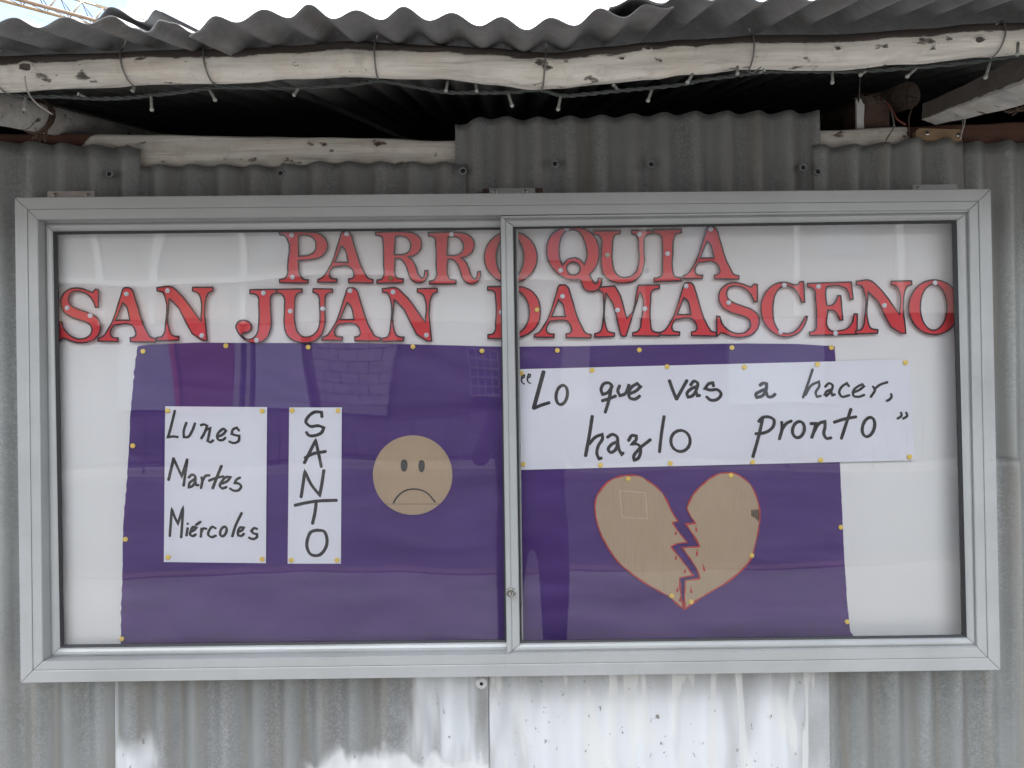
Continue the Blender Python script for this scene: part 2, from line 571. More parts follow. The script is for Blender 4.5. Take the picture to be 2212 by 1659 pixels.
def card():
    m, t, b = new_mat('corrugated_cardboard')
    base = mixc(t, noise(t, pos(t), 14, 4, 0.6), (0.46, 0.345, 0.23), (0.53, 0.405, 0.28))
    s = sep_pos(t)
    fl = math_(t, 'SINE', math_(t, 'MULTIPLY', s[0], 2 * math.pi / 0.0075))
    broken = ramp(t, noise(t, pos(t, (130, 1, 20)), 1.0, 3), [(0.5, 0.0), (0.68, 1.0)])
    line = math_(t, 'MULTIPLY', math_(t, 'MULTIPLY', smooth01(t, fl, 0.86, 1.0), broken), 0.32)
    c = mixc(t, line, base, (0.2, 0.15, 0.1))
    t.links.new(c, b.inputs['Base Color'])
    b.inputs['Roughness'].default_value = 0.8
    bump(t, b, fl, 0.12, 0.0005)
    return m
M_CARD = card()
M_CARD_EDGE = plain('cardboard_fluting', (0.24, 0.18, 0.12), 0.9, var=0.3, vscale=150)
M_REDMARK = plain('red_marker', (0.50, 0.05, 0.045), 0.6, var=0.25, vscale=60)

def glass():
    m = bpy.data.materials.new('clear_pane'); m.use_nodes = True
    t = m.node_tree; t.nodes.clear()
    out = t.nodes.new('ShaderNodeOutputMaterial')
    mix = t.nodes.new('ShaderNodeMixShader'); tr = t.nodes.new('ShaderNodeBsdfTransparent'); gl = t.nodes.new('ShaderNodeBsdfGlossy')
    tr.inputs[0].default_value = (1, 1, 1, 1)
    gl.inputs['Roughness'].default_value = 0.0
    fr = t.nodes.new('ShaderNodeFresnel'); fr.inputs['IOR'].default_value = 1.45
    g = pos(t, (1.0, 1.0, 0.7))
    h = noise(t, g, 3.2, 1, 0.4)
    bp = t.nodes.new('ShaderNodeBump'); bp.inputs['Strength'].default_value = 0.3; bp.inputs['Distance'].default_value = 0.01
    t.links.new(h, bp.inputs['Height'])
    t.links.new(bp.outputs[0], gl.inputs['Normal'])
    t.links.new(fr.outputs[0], mix.inputs[0])
    t.links.new(tr.outputs[0], mix.inputs[1]); t.links.new(gl.outputs[0], mix.inputs[2])
    t.links.new(mix.outputs[0], out.inputs[0])
    return m
M_GLASS = glass()
M_CRANE = plain('crane_yellow_paint', (0.30, 0.23, 0.14), 0.5, var=0.1, vscale=2)
M_CRANE2 = plain('crane_faded_paint', (0.20, 0.14, 0.09), 0.5, var=0.2, vscale=2)
M_CRANESTEEL = plain('crane_grey_steel', (0.15, 0.16, 0.18), 0.5, var=0.1, vscale=2)
M_CONC = plain('concrete_paving', (0.175, 0.168, 0.158), 0.9, var=0.2, vscale=1.5)
M_ASPH = plain('asphalt', (0.055, 0.055, 0.058), 0.9, var=0.3, vscale=3)
M_SOIL = plain('packed_earth', (0.20, 0.16, 0.12), 0.95, var=0.25, vscale=2)
M_KERB = plain('kerb_concrete', (0.14, 0.10, 0.09), 0.9, var=0.2, vscale=3)
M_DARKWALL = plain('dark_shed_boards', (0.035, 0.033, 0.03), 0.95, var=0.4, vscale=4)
M_PEACH = plain('peach_render', (0.42, 0.29, 0.21), 0.85, var=0.06, vscale=2)
M_CREAM = plain('pale_grey_render', (0.27, 0.265, 0.25), 0.85, var=0.08, vscale=2)
M_WHITEP = plain('white_trim_paint', (0.6, 0.6, 0.58), 0.7, var=0.05, vscale=2)
M_MAROON = plain('maroon_door_paint', (0.16, 0.03, 0.035), 0.6, var=0.15, vscale=2)
M_BLOCK = plain('grey_block', (0.26, 0.24, 0.25), 0.9, var=0.15, vscale=3)
M_BANK = plain('dark_retaining_wall', (0.08, 0.075, 0.08), 0.9, var=0.25, vscale=2)
M_IRON = plain('dark_iron', (0.02, 0.02, 0.022), 0.6)
M_GREYGATE = plain('grey_sheet_gate', (0.30, 0.33, 0.37), 0.6, var=0.08, vscale=3)

# ------------------------------------------------------------------ ground
def sheet_plane(name, x0, x1, y0, y1, z, mat, kind='structure'):
    o = mk(name, [(x0, y0, z), (x1, y0, z), (x1, y1, z), (x0, y1, z)], [(0, 1, 2, 3)], mat)
    return tag(o, kind=kind)
sheet_plane('ground', -900, 900, -900, 900, -0.17, M_SOIL)
v, f = box_vf((-40, -5.0, -0.16), (40, 0.9, 0.0))
tag(mk('pavement', v, f, M_CONC), kind='structure')
v, f = box_vf((-40, -5.18, -0.16), (40, -5.003, 0.012))
tag(mk('kerb', v, f, M_KERB), kind='structure')
sheet_plane('road', -200, 200, -13.0, -5.18, -0.13, M_ASPH)
v, f = box_vf((-40, -15.2, -0.16), (40, -13.0, 0.0))
tag(mk('far_pavement', v, f, M_CONC), kind='structure')

# ------------------------------------------------------------------ shed: corrugated sheets
PITCHW = 0.0678
X0W = at(49, 1560, 0).x
def corr(x, amp=0.0105):
    """wall corrugation: y offset (towards the viewer is negative), valley at X0W"""
    return amp * math.cos(2 * math.pi * (x - X0W) / PITCHW)

def wall_sheet(name, xl, xr, top, bot, Y, mat, label, dents=0.0, amp=0.0105, lean=0.0, seed=0, ragged=0.0):
    """xl, xr in picture units at the wall plane; top: list of (px, py); bot: z or picture y (>100)"""
    x0, x1 = at(xl, 829, Y).x, at(xr, 829, Y).x
    n = max(8, int((x1 - x0) / PITCHW * 14))
    zb = bot
    rows = 26
    tz = [(at(p, q, Y).x, at(p, q, Y).z) for p, q in top]
    def ztop(x):
        if x <= tz[0][0]: return tz[0][1]
        for (a, b), (c, d) in zip(tz, tz[1:]):
            if x <= c: return b + (d - b) * (x - a) / (c - a)
        return tz[-1][1]
    V, F = [], []
    th = 0.0008
    for side in (0, 1):
        for r in range(rows + 1):
            for i in range(n + 1):
                x = x0 + (x1 - x0) * i / n
                zt = ztop(x) + ragged * (mnoise.noise(Vector((x * 30, seed, 1))))
                s = (r / rows) ** 1.3
                z = zt + (zb - zt) * s
                xx = x + lean * (zt - z)
                y = Y + corr(x, amp * (1 + 0.25 * mnoise.noise(Vector((x * 4, z * 2.2, seed + 3.3)))))
                y += 0.0022 * mnoise.noise(Vector((x * 3, z * 3, seed))) + dents * mnoise.noise(Vector((x * 11, z * 9, seed + 9)))
                V.append((xx, y + (th if side else 0), z))
    W = n + 1; H = (rows + 1) * W
    for r in range(rows):
        for i in range(n):
            a = r * W + i
            F.append((a, a + W, a + W + 1, a + 1))
            b = H + a
            F.append((b, b + 1, b + W + 1, b + W))
    for i in range(n):
        F.append((i, i + 1, H + i + 1, H + i))
        a = rows * W + i
        F.append((a, H + a, H + a + 1, a + 1))
    for r in range(rows):
        a = r * W
        F.append((a, H + a, H + a + W, a + W))
        a = r * W + n
        F.append((a, a + W, H + a + W, H + a))
    o = mk(name, V, F, mat, smooth=True)
    return tag(o, label, 'metal sheet', 'corrugated sheets of the shed wall')

wall_sheet('corrugated_sheet', -420, 305, [(-420, 318), (0, 308), (40, 306), (150, 312), (305, 320)], 0.01, -0.0045, M_GALV_ALT,
           'grey corrugated sheet covered at its upper edge by the brown bare beam end', dents=0.0012, seed=1)
wall_sheet('corrugated_sheet', 292, 1012, [(292, 358), (420, 357), (600, 358), (700, 350), (1012, 353)], 0.95, 0.0, M_GALV,
           'dark grey corrugated sheet below the long white beam, topped by three nail heads', seed=2)
wall_sheet('corrugated_sheet', 989, 1775, [(989, 266), (1010, 267), (1040, 253), (1140, 256), (1300, 251), (1500, 243), (1775, 241)], 0.95, 0.0028, M_GALV,
           'tallest grey corrugated sheet standing up above the beam into the dark gap', seed=3)
wall_sheet('corrugated_sheet', 1762, 2093, [(1762, 314), (1800, 316), (1940, 308), (1960, 300), (2093, 303)], 0.95, -0.003, M_GALV_ALT,
           'grey corrugated sheet under the screwed wooden cleat, with a small white paint drip', seed=4)
wall_sheet('corrugated_sheet', 2086, 2640, [(2086, 308), (2150, 306), (2640, 300)], 0.01, 0.0035, M_GALV_ALT,
           'brownish grey corrugated sheet beside the upright end of the notice case', seed=5)
wall_sheet('corrugated_sheet', 240, 1058, [(240, 1010), (1058, 1004)], 0.01, -0.0075, M_GALV_SPRAY,
           'corrugated sheet under the case, bare on one side and sprayed white on the other', lean=-0.004, seed=6)
wall_sheet('corrugated_sheet', 1050, 1780, [(1050, 1004), (1780, 996)], 0.01, -0.0105, M_GALV_PAINT,
           'corrugated sheet below the case painted blotchy white all over', lean=-0.002, amp=0.0075, seed=7)
wall_sheet('corrugated_sheet', 1772, 2200, [(1772, 996), (2200, 990)], 0.01, -0.0065, M_GALV_ALT,
           'dented bare grey corrugated sheet below the case beside the white one', dents=0.0016, seed=8)

# shed shell: dark enclosed room behind the sheets
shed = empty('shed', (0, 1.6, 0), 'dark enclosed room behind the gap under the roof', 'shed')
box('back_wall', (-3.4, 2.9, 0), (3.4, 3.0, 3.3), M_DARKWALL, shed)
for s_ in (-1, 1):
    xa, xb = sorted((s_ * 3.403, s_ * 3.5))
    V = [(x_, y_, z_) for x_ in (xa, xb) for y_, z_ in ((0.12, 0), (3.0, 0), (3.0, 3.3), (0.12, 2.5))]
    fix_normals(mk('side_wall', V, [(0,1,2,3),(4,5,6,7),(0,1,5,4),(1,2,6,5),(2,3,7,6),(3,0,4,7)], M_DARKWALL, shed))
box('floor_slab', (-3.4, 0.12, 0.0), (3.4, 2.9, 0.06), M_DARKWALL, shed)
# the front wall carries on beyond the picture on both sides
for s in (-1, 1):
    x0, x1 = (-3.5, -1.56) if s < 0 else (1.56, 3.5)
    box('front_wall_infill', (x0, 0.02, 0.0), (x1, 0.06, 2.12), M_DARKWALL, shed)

# ------------------------------------------------------------------ roof
SLOPE = math.tan(math.radians(15.0))
def roof_sheet(name, ctrl, Y, label, back=3.6, xl=None, xr=None, dz=0.0, th=0.0012, sub=10):
    """ctrl: alternate crests and valleys of the front edge in picture units"""
    P = [at(px, py, Y) for px, py in ctrl]
    xs, zs = [], []
    for a, b in zip(P, P[1:]):
        m = max(3, int(abs(b.x - a.x) / 0.034 * sub))
        for k in range(m):
            t = k / m
            xs.append(a.x + (b.x - a.x) * t)
            zs.append(a.z + (b.z - a.z) * (0.5 - 0.5 * math.cos(math.pi * t)))
    xs.append(P[-1].x); zs.append(P[-1].z)
    rows = 24
    V, F = [], []
    W = len(xs)
    for side in (0, 1):
        for r in range(rows + 1):
            d = back * (r / rows) ** 1.8
            for x, z in zip(xs, zs):
                wob = 0.003 * mnoise.noise(Vector((x * 5, d * 4, 2.0))) * min(1, d * 6)
                V.append((x, Y + d + (0.003 * mnoise.noise(Vector((x * 12, 4, 4))) if r == 0 else 0), z + dz + d * SLOPE + wob + side * th))
    H = (rows + 1) * W
    for r in range(rows):
        for i in range(W - 1):
            a = r * W + i
            F.append((a, a + W, a + W + 1, a + 1)); b = a + H
            F.append((b, b + 1, b + W + 1, b + W))
    for i in range(W - 1):
        F.append((i, i + 1, H + i + 1, H + i))
    for r in range(rows):
        a = r * W; F.append((a, H + a, H + a + W, a + W))
        a = r * W + W - 1; F.append((a, a + W, H + a + W, H + a))
    o = fix_normals(mk(name, V, F, M_ROOF, smooth=True))
    return tag(o, label, 'roof sheet', 'corrugated roof sheets at the eave')

def reg(x0, x1, pitch, yc, yv):
    out = []; x = x0; k = 0
    while x <= x1:
        out.append((x, yc if k % 2 == 0 else yv)); x += pitch / 2; k += 1
    return out

YE = -0.60
left_ctrl = reg(-5400, -80, 105, 40, 64)
if left_ctrl[-1][1] == 40: left_ctrl = left_ctrl[:-1]
left_ctrl = [(x + 57, y) for x, y in left_ctrl if x + 57 < -10] 
left_ctrl = left_ctrl if left_ctrl[-1][1] == 64 else left_ctrl[:-1]
roof_sheet('roof_sheet', left_ctrl + [(30, 39), (84, 61), (140, 38), (192, 53), (240, 36), (292, 62), (318, 70), (345, 44), (372, 50), (420, 73)], YE,
           'grey roof sheet with a cracked bent corner below the crane')
roof_sheet('roof_sheet', [(206, 52), (238, 25), (312, 58), (336, 31), (352, 36)], YE + 0.055,
           'short strip of roof sheet lapped over the cracked corner', back=1.2, dz=0.006)
roof_sheet('roof_sheet', [(408, 78), (418, 71), (465, 34), (512, 48), (570, 20), (624, 38), (667, 9), (720, 40), (769, 21), (824, 42), (871, 14), (928, 44), (975, 27),
                          (1036, 56), (1083, 36), (1138, 63), (1189, 37), (1241, 55), (1296, 17), (1348, 37), (1397, 9), (1440, 18), (1456, 14)], YE - 0.01,
           'middle grey roof sheet whose wavy edge sags over the white pole', dz=-0.001)
rc = [(1318, 22), (1376, 1), (1429, 15), (1484, -22), (1536, 9), (1590, -22), (1645, 12), (1700, -24), (1753, 10), (1806, -28), (1857, 4), (1910, -34), (1962, -2), (2016, -42), (2068, -12), (2122, -50), (2174, -20), (2228, -58), (2280, -28)]
x = 2280; k = 0
while x < 7400:
    x += 53; k += 1
    rc.append((x, -62 if k % 2 else -30))
roof_sheet('roof_sheet', rc, YE - 0.02, 'upper grey roof sheet lapped over the middle one, rising towards the log ends', dz=0.004)

# ------------------------------------------------------------------ the eave pole
def interp(tab, x):
    if x <= tab[0][0]: return tab[0][1:]
    for a, b in zip(tab, tab[1:]):
        if x <= b[0]:
            t = (x - a[0]) / (b[0] - a[0])
            t = t * t * (3 - 2 * t)
            return tuple(p + (q - p) * t for p, q in zip(a[1:], b[1:]))
    return tab[-1][1:]
POLE_TAB = [(-900, 150, 232), (-300, 138, 212), (0, 123, 200), (174, 116, 191), (347, 108, 182), (521, 106, 182), (625, 101, 172), (768, 90, 167), (817, 92, 169), (956, 97, 172),
            (1060, 104, 182), (1147, 111, 194), (1199, 113, 191), (1303, 101, 183), (1408, 91, 172), (1481, 85, 161), (1618, 78, 152), (1791, 76, 152), (1965, 64, 139), (2139, 50, 125), (2212, 49, 120), (2600, 30, 100), (3100, 14, 88)]
YP = -0.425
def pole_mesh(name, tab, Y, mat, lo, hi, step, label):
    V, F, A = [], [], []
    n = 30; k = 0; cen = []
    px = lo
    while px <= hi:
        t, b = interp(tab, px)
        c = at(px, (t + b) / 2, Y)
        el = math.atan2(c.z - CAM.z, c.y - CAM.y)
        r = (at(px, t, Y) - at(px, b, Y)).length / 2 * math.cos(el) * 1.0
        cen.append((px, c, r))
        for j in range(n):
            a = 2 * math.pi * j / n
            rr = r * (1 + 0.09 * mnoise.noise(Vector((c.x * 8, math.cos(a) * 1.2, math.sin(a) * 1.2))) + 0.045 * mnoise.noise(Vector((c.x * 25, math.cos(a) * 4, math.sin(a) * 4))))
            V.append((c.x, c.y - math.cos(a) * rr, c.z + math.sin(a) * rr))
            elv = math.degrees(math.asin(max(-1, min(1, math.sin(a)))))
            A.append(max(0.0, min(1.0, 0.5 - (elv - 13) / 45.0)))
        k += 1; px += step
    for i in range(k - 1):
        for j in range(n):
            j2 = (j + 1) % n
            F.append((i*n + j, i*n + j2, (i+1)*n + j2, (i+1)*n + j))
    F.append(tuple(range(n))[::-1]); F.append(tuple((k-1)*n + j for j in range(n)))
    o = fix_normals(mk(name, V, F, mat, smooth=True, attrs={'paint': A}))
    tag(o, label, 'pole')
    return o, cen
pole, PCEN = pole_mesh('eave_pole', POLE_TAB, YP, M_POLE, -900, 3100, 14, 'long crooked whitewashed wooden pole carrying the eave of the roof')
def pole_at(px):
    best = min(PCEN, key=lambda e: abs(e[0] - px))
    return best[1], best[2]

# knots on the pole are small raised lumps with a dark heart
def knot(px, py, s):
    c, r = pole_at(px)
    p = at(px, py, YP)
    dz = max(-0.9, min(0.9, (p.z - c.z) / r))
    cen = Vector((p.x, c.y - math.sqrt(1 - dz * dz) * r, c.z + dz * r))
    nrm = (cen - Vector((p.x, c.y, c.z))).normalized()
    u = Vector((1, 0, 0)); w = nrm.cross(u)
    V, F = [], []
    rings = [(1.0, -0.30), (0.8, 0.08), (0.55, 0.20), (0.42, 0.14), (0.12, 0.08)]
    n = 14
    for q, h in rings:
        for j in range(n):
            a = 2 * math.pi * j / n
            k = q * s * (1 + 0.55 * mnoise.noise(Vector((px + math.cos(a) * 1.5, math.sin(a) * 1.5, q))))
            V.append(cen + u * math.cos(a) * k * 1.5 + w * math.sin(a) * k * 0.8 + nrm * h * s)
    for i in range(len(rings) - 1):
        for j in range(n):
            F.append((i*n+j, i*n+(j+1)%n, (i+1)*n+(j+1)%n, (i+1)*n+j))
    F.append(tuple((len(rings)-1)*n+j for j in range(n)))
    A = [1.0] * n * 2 + [0.55] * n + [0.0] * n * 2
    fix_normals(mk('knot', V, F, M_POLE, pole, smooth=True, attrs={'paint': A}))
for k in ((78, 160, 0.012), (646, 151, 0.006), (1392, 121, 0.007), (1795, 120, 0.006), (2096, 100, 0.009), (1142, 158, 0.005), (1337, 143, 0.005), (798, 158, 0.005)):
    knot(*k)

# wire ties
def wire_tie(px_top, py_top, px_bot, label, mat=M_WIRE, tail=None):
    c1, r1 = pole_at((px_top + px_bot) / 2)
    xt = at(px_top, py_top, YP).x; xb = at(px_bot, 160, YP).x
    pts = []
    top = at(px_top, py_top, YP - 0.05)
    pts.append(top)
    for k in range(0, 13):
        a = math.radians(70 - k * 14.2)
        t = k / 12
        pts.append(Vector((xt + (xb - xt) * t, c1.y - math.cos(a) * (r1 * 1.06 + 0.0012), c1.z + math.sin(a) * (r1 * 1.06 + 0.0012))))
    V, F = tube_vf(pts, 0.0013, 6)
    if tail:
        p = [pts[-2]] + [at(x, y, YP - 0.03) for x, y in tail]
        V2, F2 = tube_vf(p, 0.0011, 6)
        V, F = merge([(V, F), (V2, F2)])
    o = fix_normals(mk('wire_tie', V, F, mat, smooth=True))
    tag(o, label, 'wire', 'wire ties round the eave pole')
wire_tie(2, 108, 13, 'wire tie round the pole beside the large dark knot')
wire_tie(272, 86, 290, 'wire tie round the pole below the cracked roof corner')
wire_tie(448, 86, 464, 'wire tie with a knotted loop where two roof sheets meet')
wire_tie(815, 76, 816, 'straight wire tie round the highest hump of the pole')
wire_tie(1179, 94, 1170, 'wire tie at the lowest sagging bend of the pole')
wire_tie(1618, 62, 1616, 'wire tie with a twisted tail under the lapped roof sheets', tail=[(1625, 158), (1644, 145)])
wire_tie(2152, 52, 2142, 'wire tie on the pole above the sloping rafter')
o = tube('hanging_wire', [at(x, y, YP - 0.06 + 0.0012 * (y - 165)) for x, y in catmull([(54, 165), (56, 185), (64, 205), (82, 226), (100, 238), (113, 247)], sub=4)], 0.0013, M_LIGHTWIRE, n=6)
tag(o, 'pale loose wire hanging from the dark knot of the pole', 'wire')

# string of lamps
ls = empty('light_string', at(1106, 195, -0.405), 'dark twisted cable with unlit stick-shaped lamps strung below the pole', 'string lights')
cab = [(-120, 196), (0, 201), (56, 208), (139, 209), (194, 212.5), (264, 212), (326, 206), (399, 198), (462, 189), (556, 190), (660, 189), (768, 182), (814, 175), (852, 179), (904, 189), (963, 199), (1026, 200),
       (1095, 200), (1175, 196), (1210, 206), (1269, 203), (1338, 196), (1408, 190), (1481, 181), (1513, 174), (1593, 163), (1635, 157), (1708, 154), (1790, 155), (1875, 153), (1979, 146), (2118, 132), (2198, 120), (2300, 108)]
cs = catmull(cab, sub=8)
YC = -0.405
for ph in (0, math.pi):
    pts = []
    for i, p in enumerate(cs):
        w = at(p.x, p.y, YC)
        pts.append(w + Vector((0, math.cos(i * 1.1 + ph), math.sin(i * 1.1 + ph))) * 0.0016)
    tube('cable_strand', pts, 0.0021, M_CABLE, ls, n=6)
bulbs = [(56, 208, 52, 238), (188, 211, 167, 202), (292, 184, 286, 198), (326, 206, 328, 240), (452, 193, 466, 218), (645, 190, 634, 207), (967, 176, 963, 198), (1028, 182, 1030, 198), (1098, 203, 1107, 231),
         (1211, 207, 1205, 239), (1335, 194, 1324, 182), (1408, 194, 1399, 220), (1496, 160, 1484, 180), (1593, 144, 1593, 161), (1798, 154, 1798, 181), (1871, 153, 1857, 163), (1981, 146, 1958, 167), (2139, 134, 2128, 170), (2199, 92, 2198, 120), (1640, 158, 1652, 150)]
for i, (a, b, c, d) in enumerate(bulbs):
    yy = YC if b > 165 or i in (14, 15, 16, 17) else YP - 0.045
    p, q = at(a, b, yy), at(c, d, yy - 0.006)
    dv = q - p
    bo = tube('lamp', [p, p + dv * 0.12, p + dv * 0.8], [0.0022, 0.0024, 0.0024], M_LED, ls, n=8)
    tube('lamp_tip', [p + dv * 0.8, p + dv * 0.84, p + dv * 0.96, q], [0.0024, 0.0033, 0.0033, 0.0024], M_LEDTIP, bo, n=8)

# ------------------------------------------------------------------ beams in the gap
def beam(name, top, bot, Y, depth, mat, paint_fn, label, cat='beam', bulge=0.006, step=10):
    """roughly squared beam: top and bottom edge given as picture polylines"""
    V, F, A = [], [], []
    prof = [(0.3, 1.0), (-0.7, 1.0), (-0.93, 0.95), (-1, 0.82), (-1, 0.4), (-1.02, 0.0), (-1, -0.6), (-0.8, -0.95), (0.3, -1.0), (1, -0.95), (1, 0.95)]
    n = len(prof); k = 0
    px = top[0][0]
    while px <= top[-1][0]:
        t = at(px, interp(top, px)[0], Y); b = at(px, interp(bot, px)[0], Y)
        cz = (t.z + b.z) / 2; hz = (t.z - b.z) / 2
        for u, w in prof:
            y = Y + depth / 2 + u * depth / 2 + 0.003 * mnoise.noise(Vector((t.x * 7, u * 2, w * 2)))
            z = cz + w * hz + 0.003 * mnoise.noise(Vector((t.x * 9, u * 3 + 7, w * 2)))
            V.append((t.x, y, z))
            A.append(paint_fn(px, w))
        k += 1; px += step
    for i in range(k - 1):
        for j in range(n):
            j2 = (j + 1) % n
            F.append((i*n+j, i*n+j2, (i+1)*n+j2, (i+1)*n+j))
    F.append(tuple(range(n))[::-1]); F.append(tuple((k-1)*n+j for j in range(n)))
    o = fix_normals(mk(name, V, F, mat, smooth=True, attrs={'paint': A}))
    return tag(o, label, cat)
def clamp01(v): return max(0.0, min(1.0, v))
beam('wall_beam', [(-420, 284), (0, 286), (300, 289), (700, 294), (1000, 301), (1430, 306)], [(-420, 372), (0, 374), (300, 377), (700, 384), (1000, 392), (1430, 400)], 0.0205, 0.07, M_PLATE,
     lambda px, w: clamp01(0.5 + (px - (150 + 55 * w)) / 60.0), 'white painted beam in the gap, its end left bare reddish brown')
beam('wall_beam', [(1500, 286), (1775, 278), (1960, 272), (2092, 267), (2212, 262), (2640, 248)], [(1500, 372), (1775, 352), (1960, 345), (2212, 336), (2640, 325)], 0.0205, 0.07, M_PLATE,
     lambda px, w: clamp01(0.5 - (px - 1962) / 26.0), 'beam white for a short run, then bare brown behind the wooden cleat')
# cleat with two screws
cl = empty('wooden_cleat', at(2028, 302, 0.0), 'light brown wooden cleat fixed with two crosshead screws', 'cleat')
q = [(1986, 277), (2077, 280), (2077, 304), (1978, 302), (1978, 284)]
pts = [(at(a, b, 0.0).x, at(a, b, 0.0).z) for a, b in q]
V, F = solid([pts], -0.001, 0.013)
fix_normals(mk('board', V, F, M_PLY, cl))
for (a, b) in ((2003, 287.5), (2070, 291)):
    c = at(a, b, -0.002)
    V, F = tube_vf([c + Vector((0, 0.002, 0)), c + Vector((0, -0.0008, 0)), c + Vector((0, -0.0016, 0))], [0.0045, 0.0045, 0.003], 14)
    s = fix_normals(mk('screw', V, F, M_STEEL, cl))
    for hx, hz in ((0.0028, 0.0006), (0.0006, 0.0028)):
        box('cross_slot', (c.x - hx, c.y - 0.0021, c.z - hz), (c.x + hx, c.y - 0.0015, c.z + hz), M_DARK, s)

def log_mesh(name, p0, p1, r0, r1, mat, paint, label, cat='log', n=20, segs=24, endmat=None):
    V, F, A = [], [], []
    p0, p1 = Vector(p0), Vector(p1)
    t = (p1 - p0).normalized(); u = t.cross(Vector((0, 0, 1))).normalized(); w = u.cross(t)
    for i in range(segs + 1):
        s = i / segs; c = p0.lerp(p1, s); r = r0 + (r1 - r0) * s
        for j in range(n):
            a = 2 * math.pi * j / n
            rr = r * (1 + 0.07 * mnoise.noise(Vector((s * 5, math.cos(a) * 1.3, math.sin(a) * 1.3 + r0 * 100))))
            V.append(c + u * math.cos(a) * rr + w * math.sin(a) * rr); A.append(paint(s, a))
    for i in range(segs):
        for j in range(n):
            j2 = (j + 1) % n
            F.append((i*n+j, i*n+j2, (i+1)*n+j2, (i+1)*n+j))
    F.append(tuple(range(n))[::-1]); F.append(tuple(segs*n+j for j in range(n)))
    fm = [0] * (segs * n) + [1, 1]
    o = fix_normals(mk(name, V, F, mat, smooth=True, attrs={'paint': A}, mats=[mat, endmat or mat], fmat=fm))
    return tag(o, label, cat)
# rafters follow the roof slope into the dark
zr = at(40, 243, -0.1).z
xr_ = at(40, 243, -0.1).x
log_mesh('rafter_pole', (xr_ - 0.005, -0.39, zr - 0.29 * 0.22), (xr_ + 0.02, 1.6, zr + 1.7 * 0.22), 0.033, 0.03, M_RAFTER,
         lambda s, a: 0.9 if math.sin(a) < 0.75 else 0.2, 'pale whitewashed rafter pole tied with twine, running back into the dark', 'rafter')
# twine binding
tw = []
for i in range(9):
    x = 84 + i * 2.4; j = random.uniform(-4, 4)
    pts = catmull([(x + 4 + j, 236 + abs(j)), (x + 3, 250), (x - 1 + j, 270), (x - 6 + j * 1.5, 290), (x - 10 + 2 * j, 303 + j)], sub=3)
    tw.append(tube_vf([at(p.x, p.y, -0.045 - 0.004 * random.random()) for p in pts], 0.0018, 5))
for i in range(3):
    c = Vector((xr_ + 0.012, 0, 0)); yy = -0.05 + i * 0.006
    zc = zr + (yy + 0.1) * 0.22
    tw.append(tube_vf([(xr_ + math.cos(a) * 0.037, yy + 0.004 * math.sin(a * 2), zc + math.sin(a) * 0.036) for a in [k * math.pi / 8 for k in range(17)]], 0.002, 5))
V, F = merge(tw)
tag(fix_normals(mk('twine_binding', V, F, M_TWINE, smooth=True)), 'frayed brown twine binding the pale rafter pole to the beam', 'twine')

# right-hand rafter: squared timber
def hexa(name, c, mat, attrs=None):
    F = [(0,1,2,3),(7,6,5,4),(0,4,5,1),(1,5,6,2),(2,6,7,3),(3,7,4,0)]
    V = [Vector(v) for v in c]
    bm = bmesh.new()
    vs = [bm.verts.new(v) for v in V]
    for f in F: bm.faces.new([vs[i] for i in f])
    bmesh.ops.recalc_face_normals(bm, faces=bm.faces)
    bmesh.ops.subdivide_edges(bm, edges=list(bm.edges), cuts=7, use_grid_fill=True)
    for v in bm.verts:
        v.co += Vector((mnoise.noise(v.co * 14), mnoise.noise(v.co * 14 + Vector((5, 0, 0))), mnoise.noise(v.co * 14 + Vector((0, 9, 0))))) * 0.006
    bm.verts.ensure_lookup_table()
    bm.verts.index_update()
    VV = [v.co.copy() for v in bm.verts]; FF = [tuple(v.index for v in f.verts) for f in bm.faces]
    bm.free()
    return VV, FF
yf_, yn_ = -0.03, -0.42
LBf, LTf, RBf = at(1991, 262, yf_), at(1993, 226, yf_), at(2020, 270, yf_)
LBn, LTn, RBn = at(2255, 163, yn_), at(2255, 96, yn_), at(2360, 196, yn_)
RTf, RTn = RBf + (LTf - LBf), RBn + (LTn - LBn)
VV, FF = hexa('x', [LBf, LTf, RTf, RBf, LBn, LTn, RTn, RBn], M_RAFTER)
A = []
for v in VV:
    s = (v.y - yf_) / (yn_ - yf_)
    low = LBf.lerp(LBn, s).z; hi = LTf.lerp(LTn, s).z
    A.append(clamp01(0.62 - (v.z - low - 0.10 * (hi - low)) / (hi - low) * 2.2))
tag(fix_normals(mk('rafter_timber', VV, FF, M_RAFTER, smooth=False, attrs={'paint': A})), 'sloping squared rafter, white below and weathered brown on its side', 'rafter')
# round log with its sawn end showing
ce = at(1960, 207, 0.10)
rlog = log_mesh('roof_log', ce, ce + Vector((-0.03, 0.9, 0.17)), 0.031, 0.03, M_BARK, lambda s, a: 0.3, 'round log whose cracked sawn end looks out of the gap', 'log', endmat=plain('sawn_log_end', (0.075, 0.055, 0.042), 0.9, var=0.3, vscale=60, bmp=0.3))
ck = at(1960, 207, 0.097)
V, F = merge([ribbon([(ck.x + p[0] * 0.001, ck.z + p[1] * 0.001) for p in pl], 0.0012, lambda x, z: 0.096) for pl in
              ([(2, 28), (0, 10), (-2, -8), (-1, -26)], [(-2, 0), (10, -3), (22, -6)])])
mk('crack', V, face_cam(V, F), M_DARK, rlog)
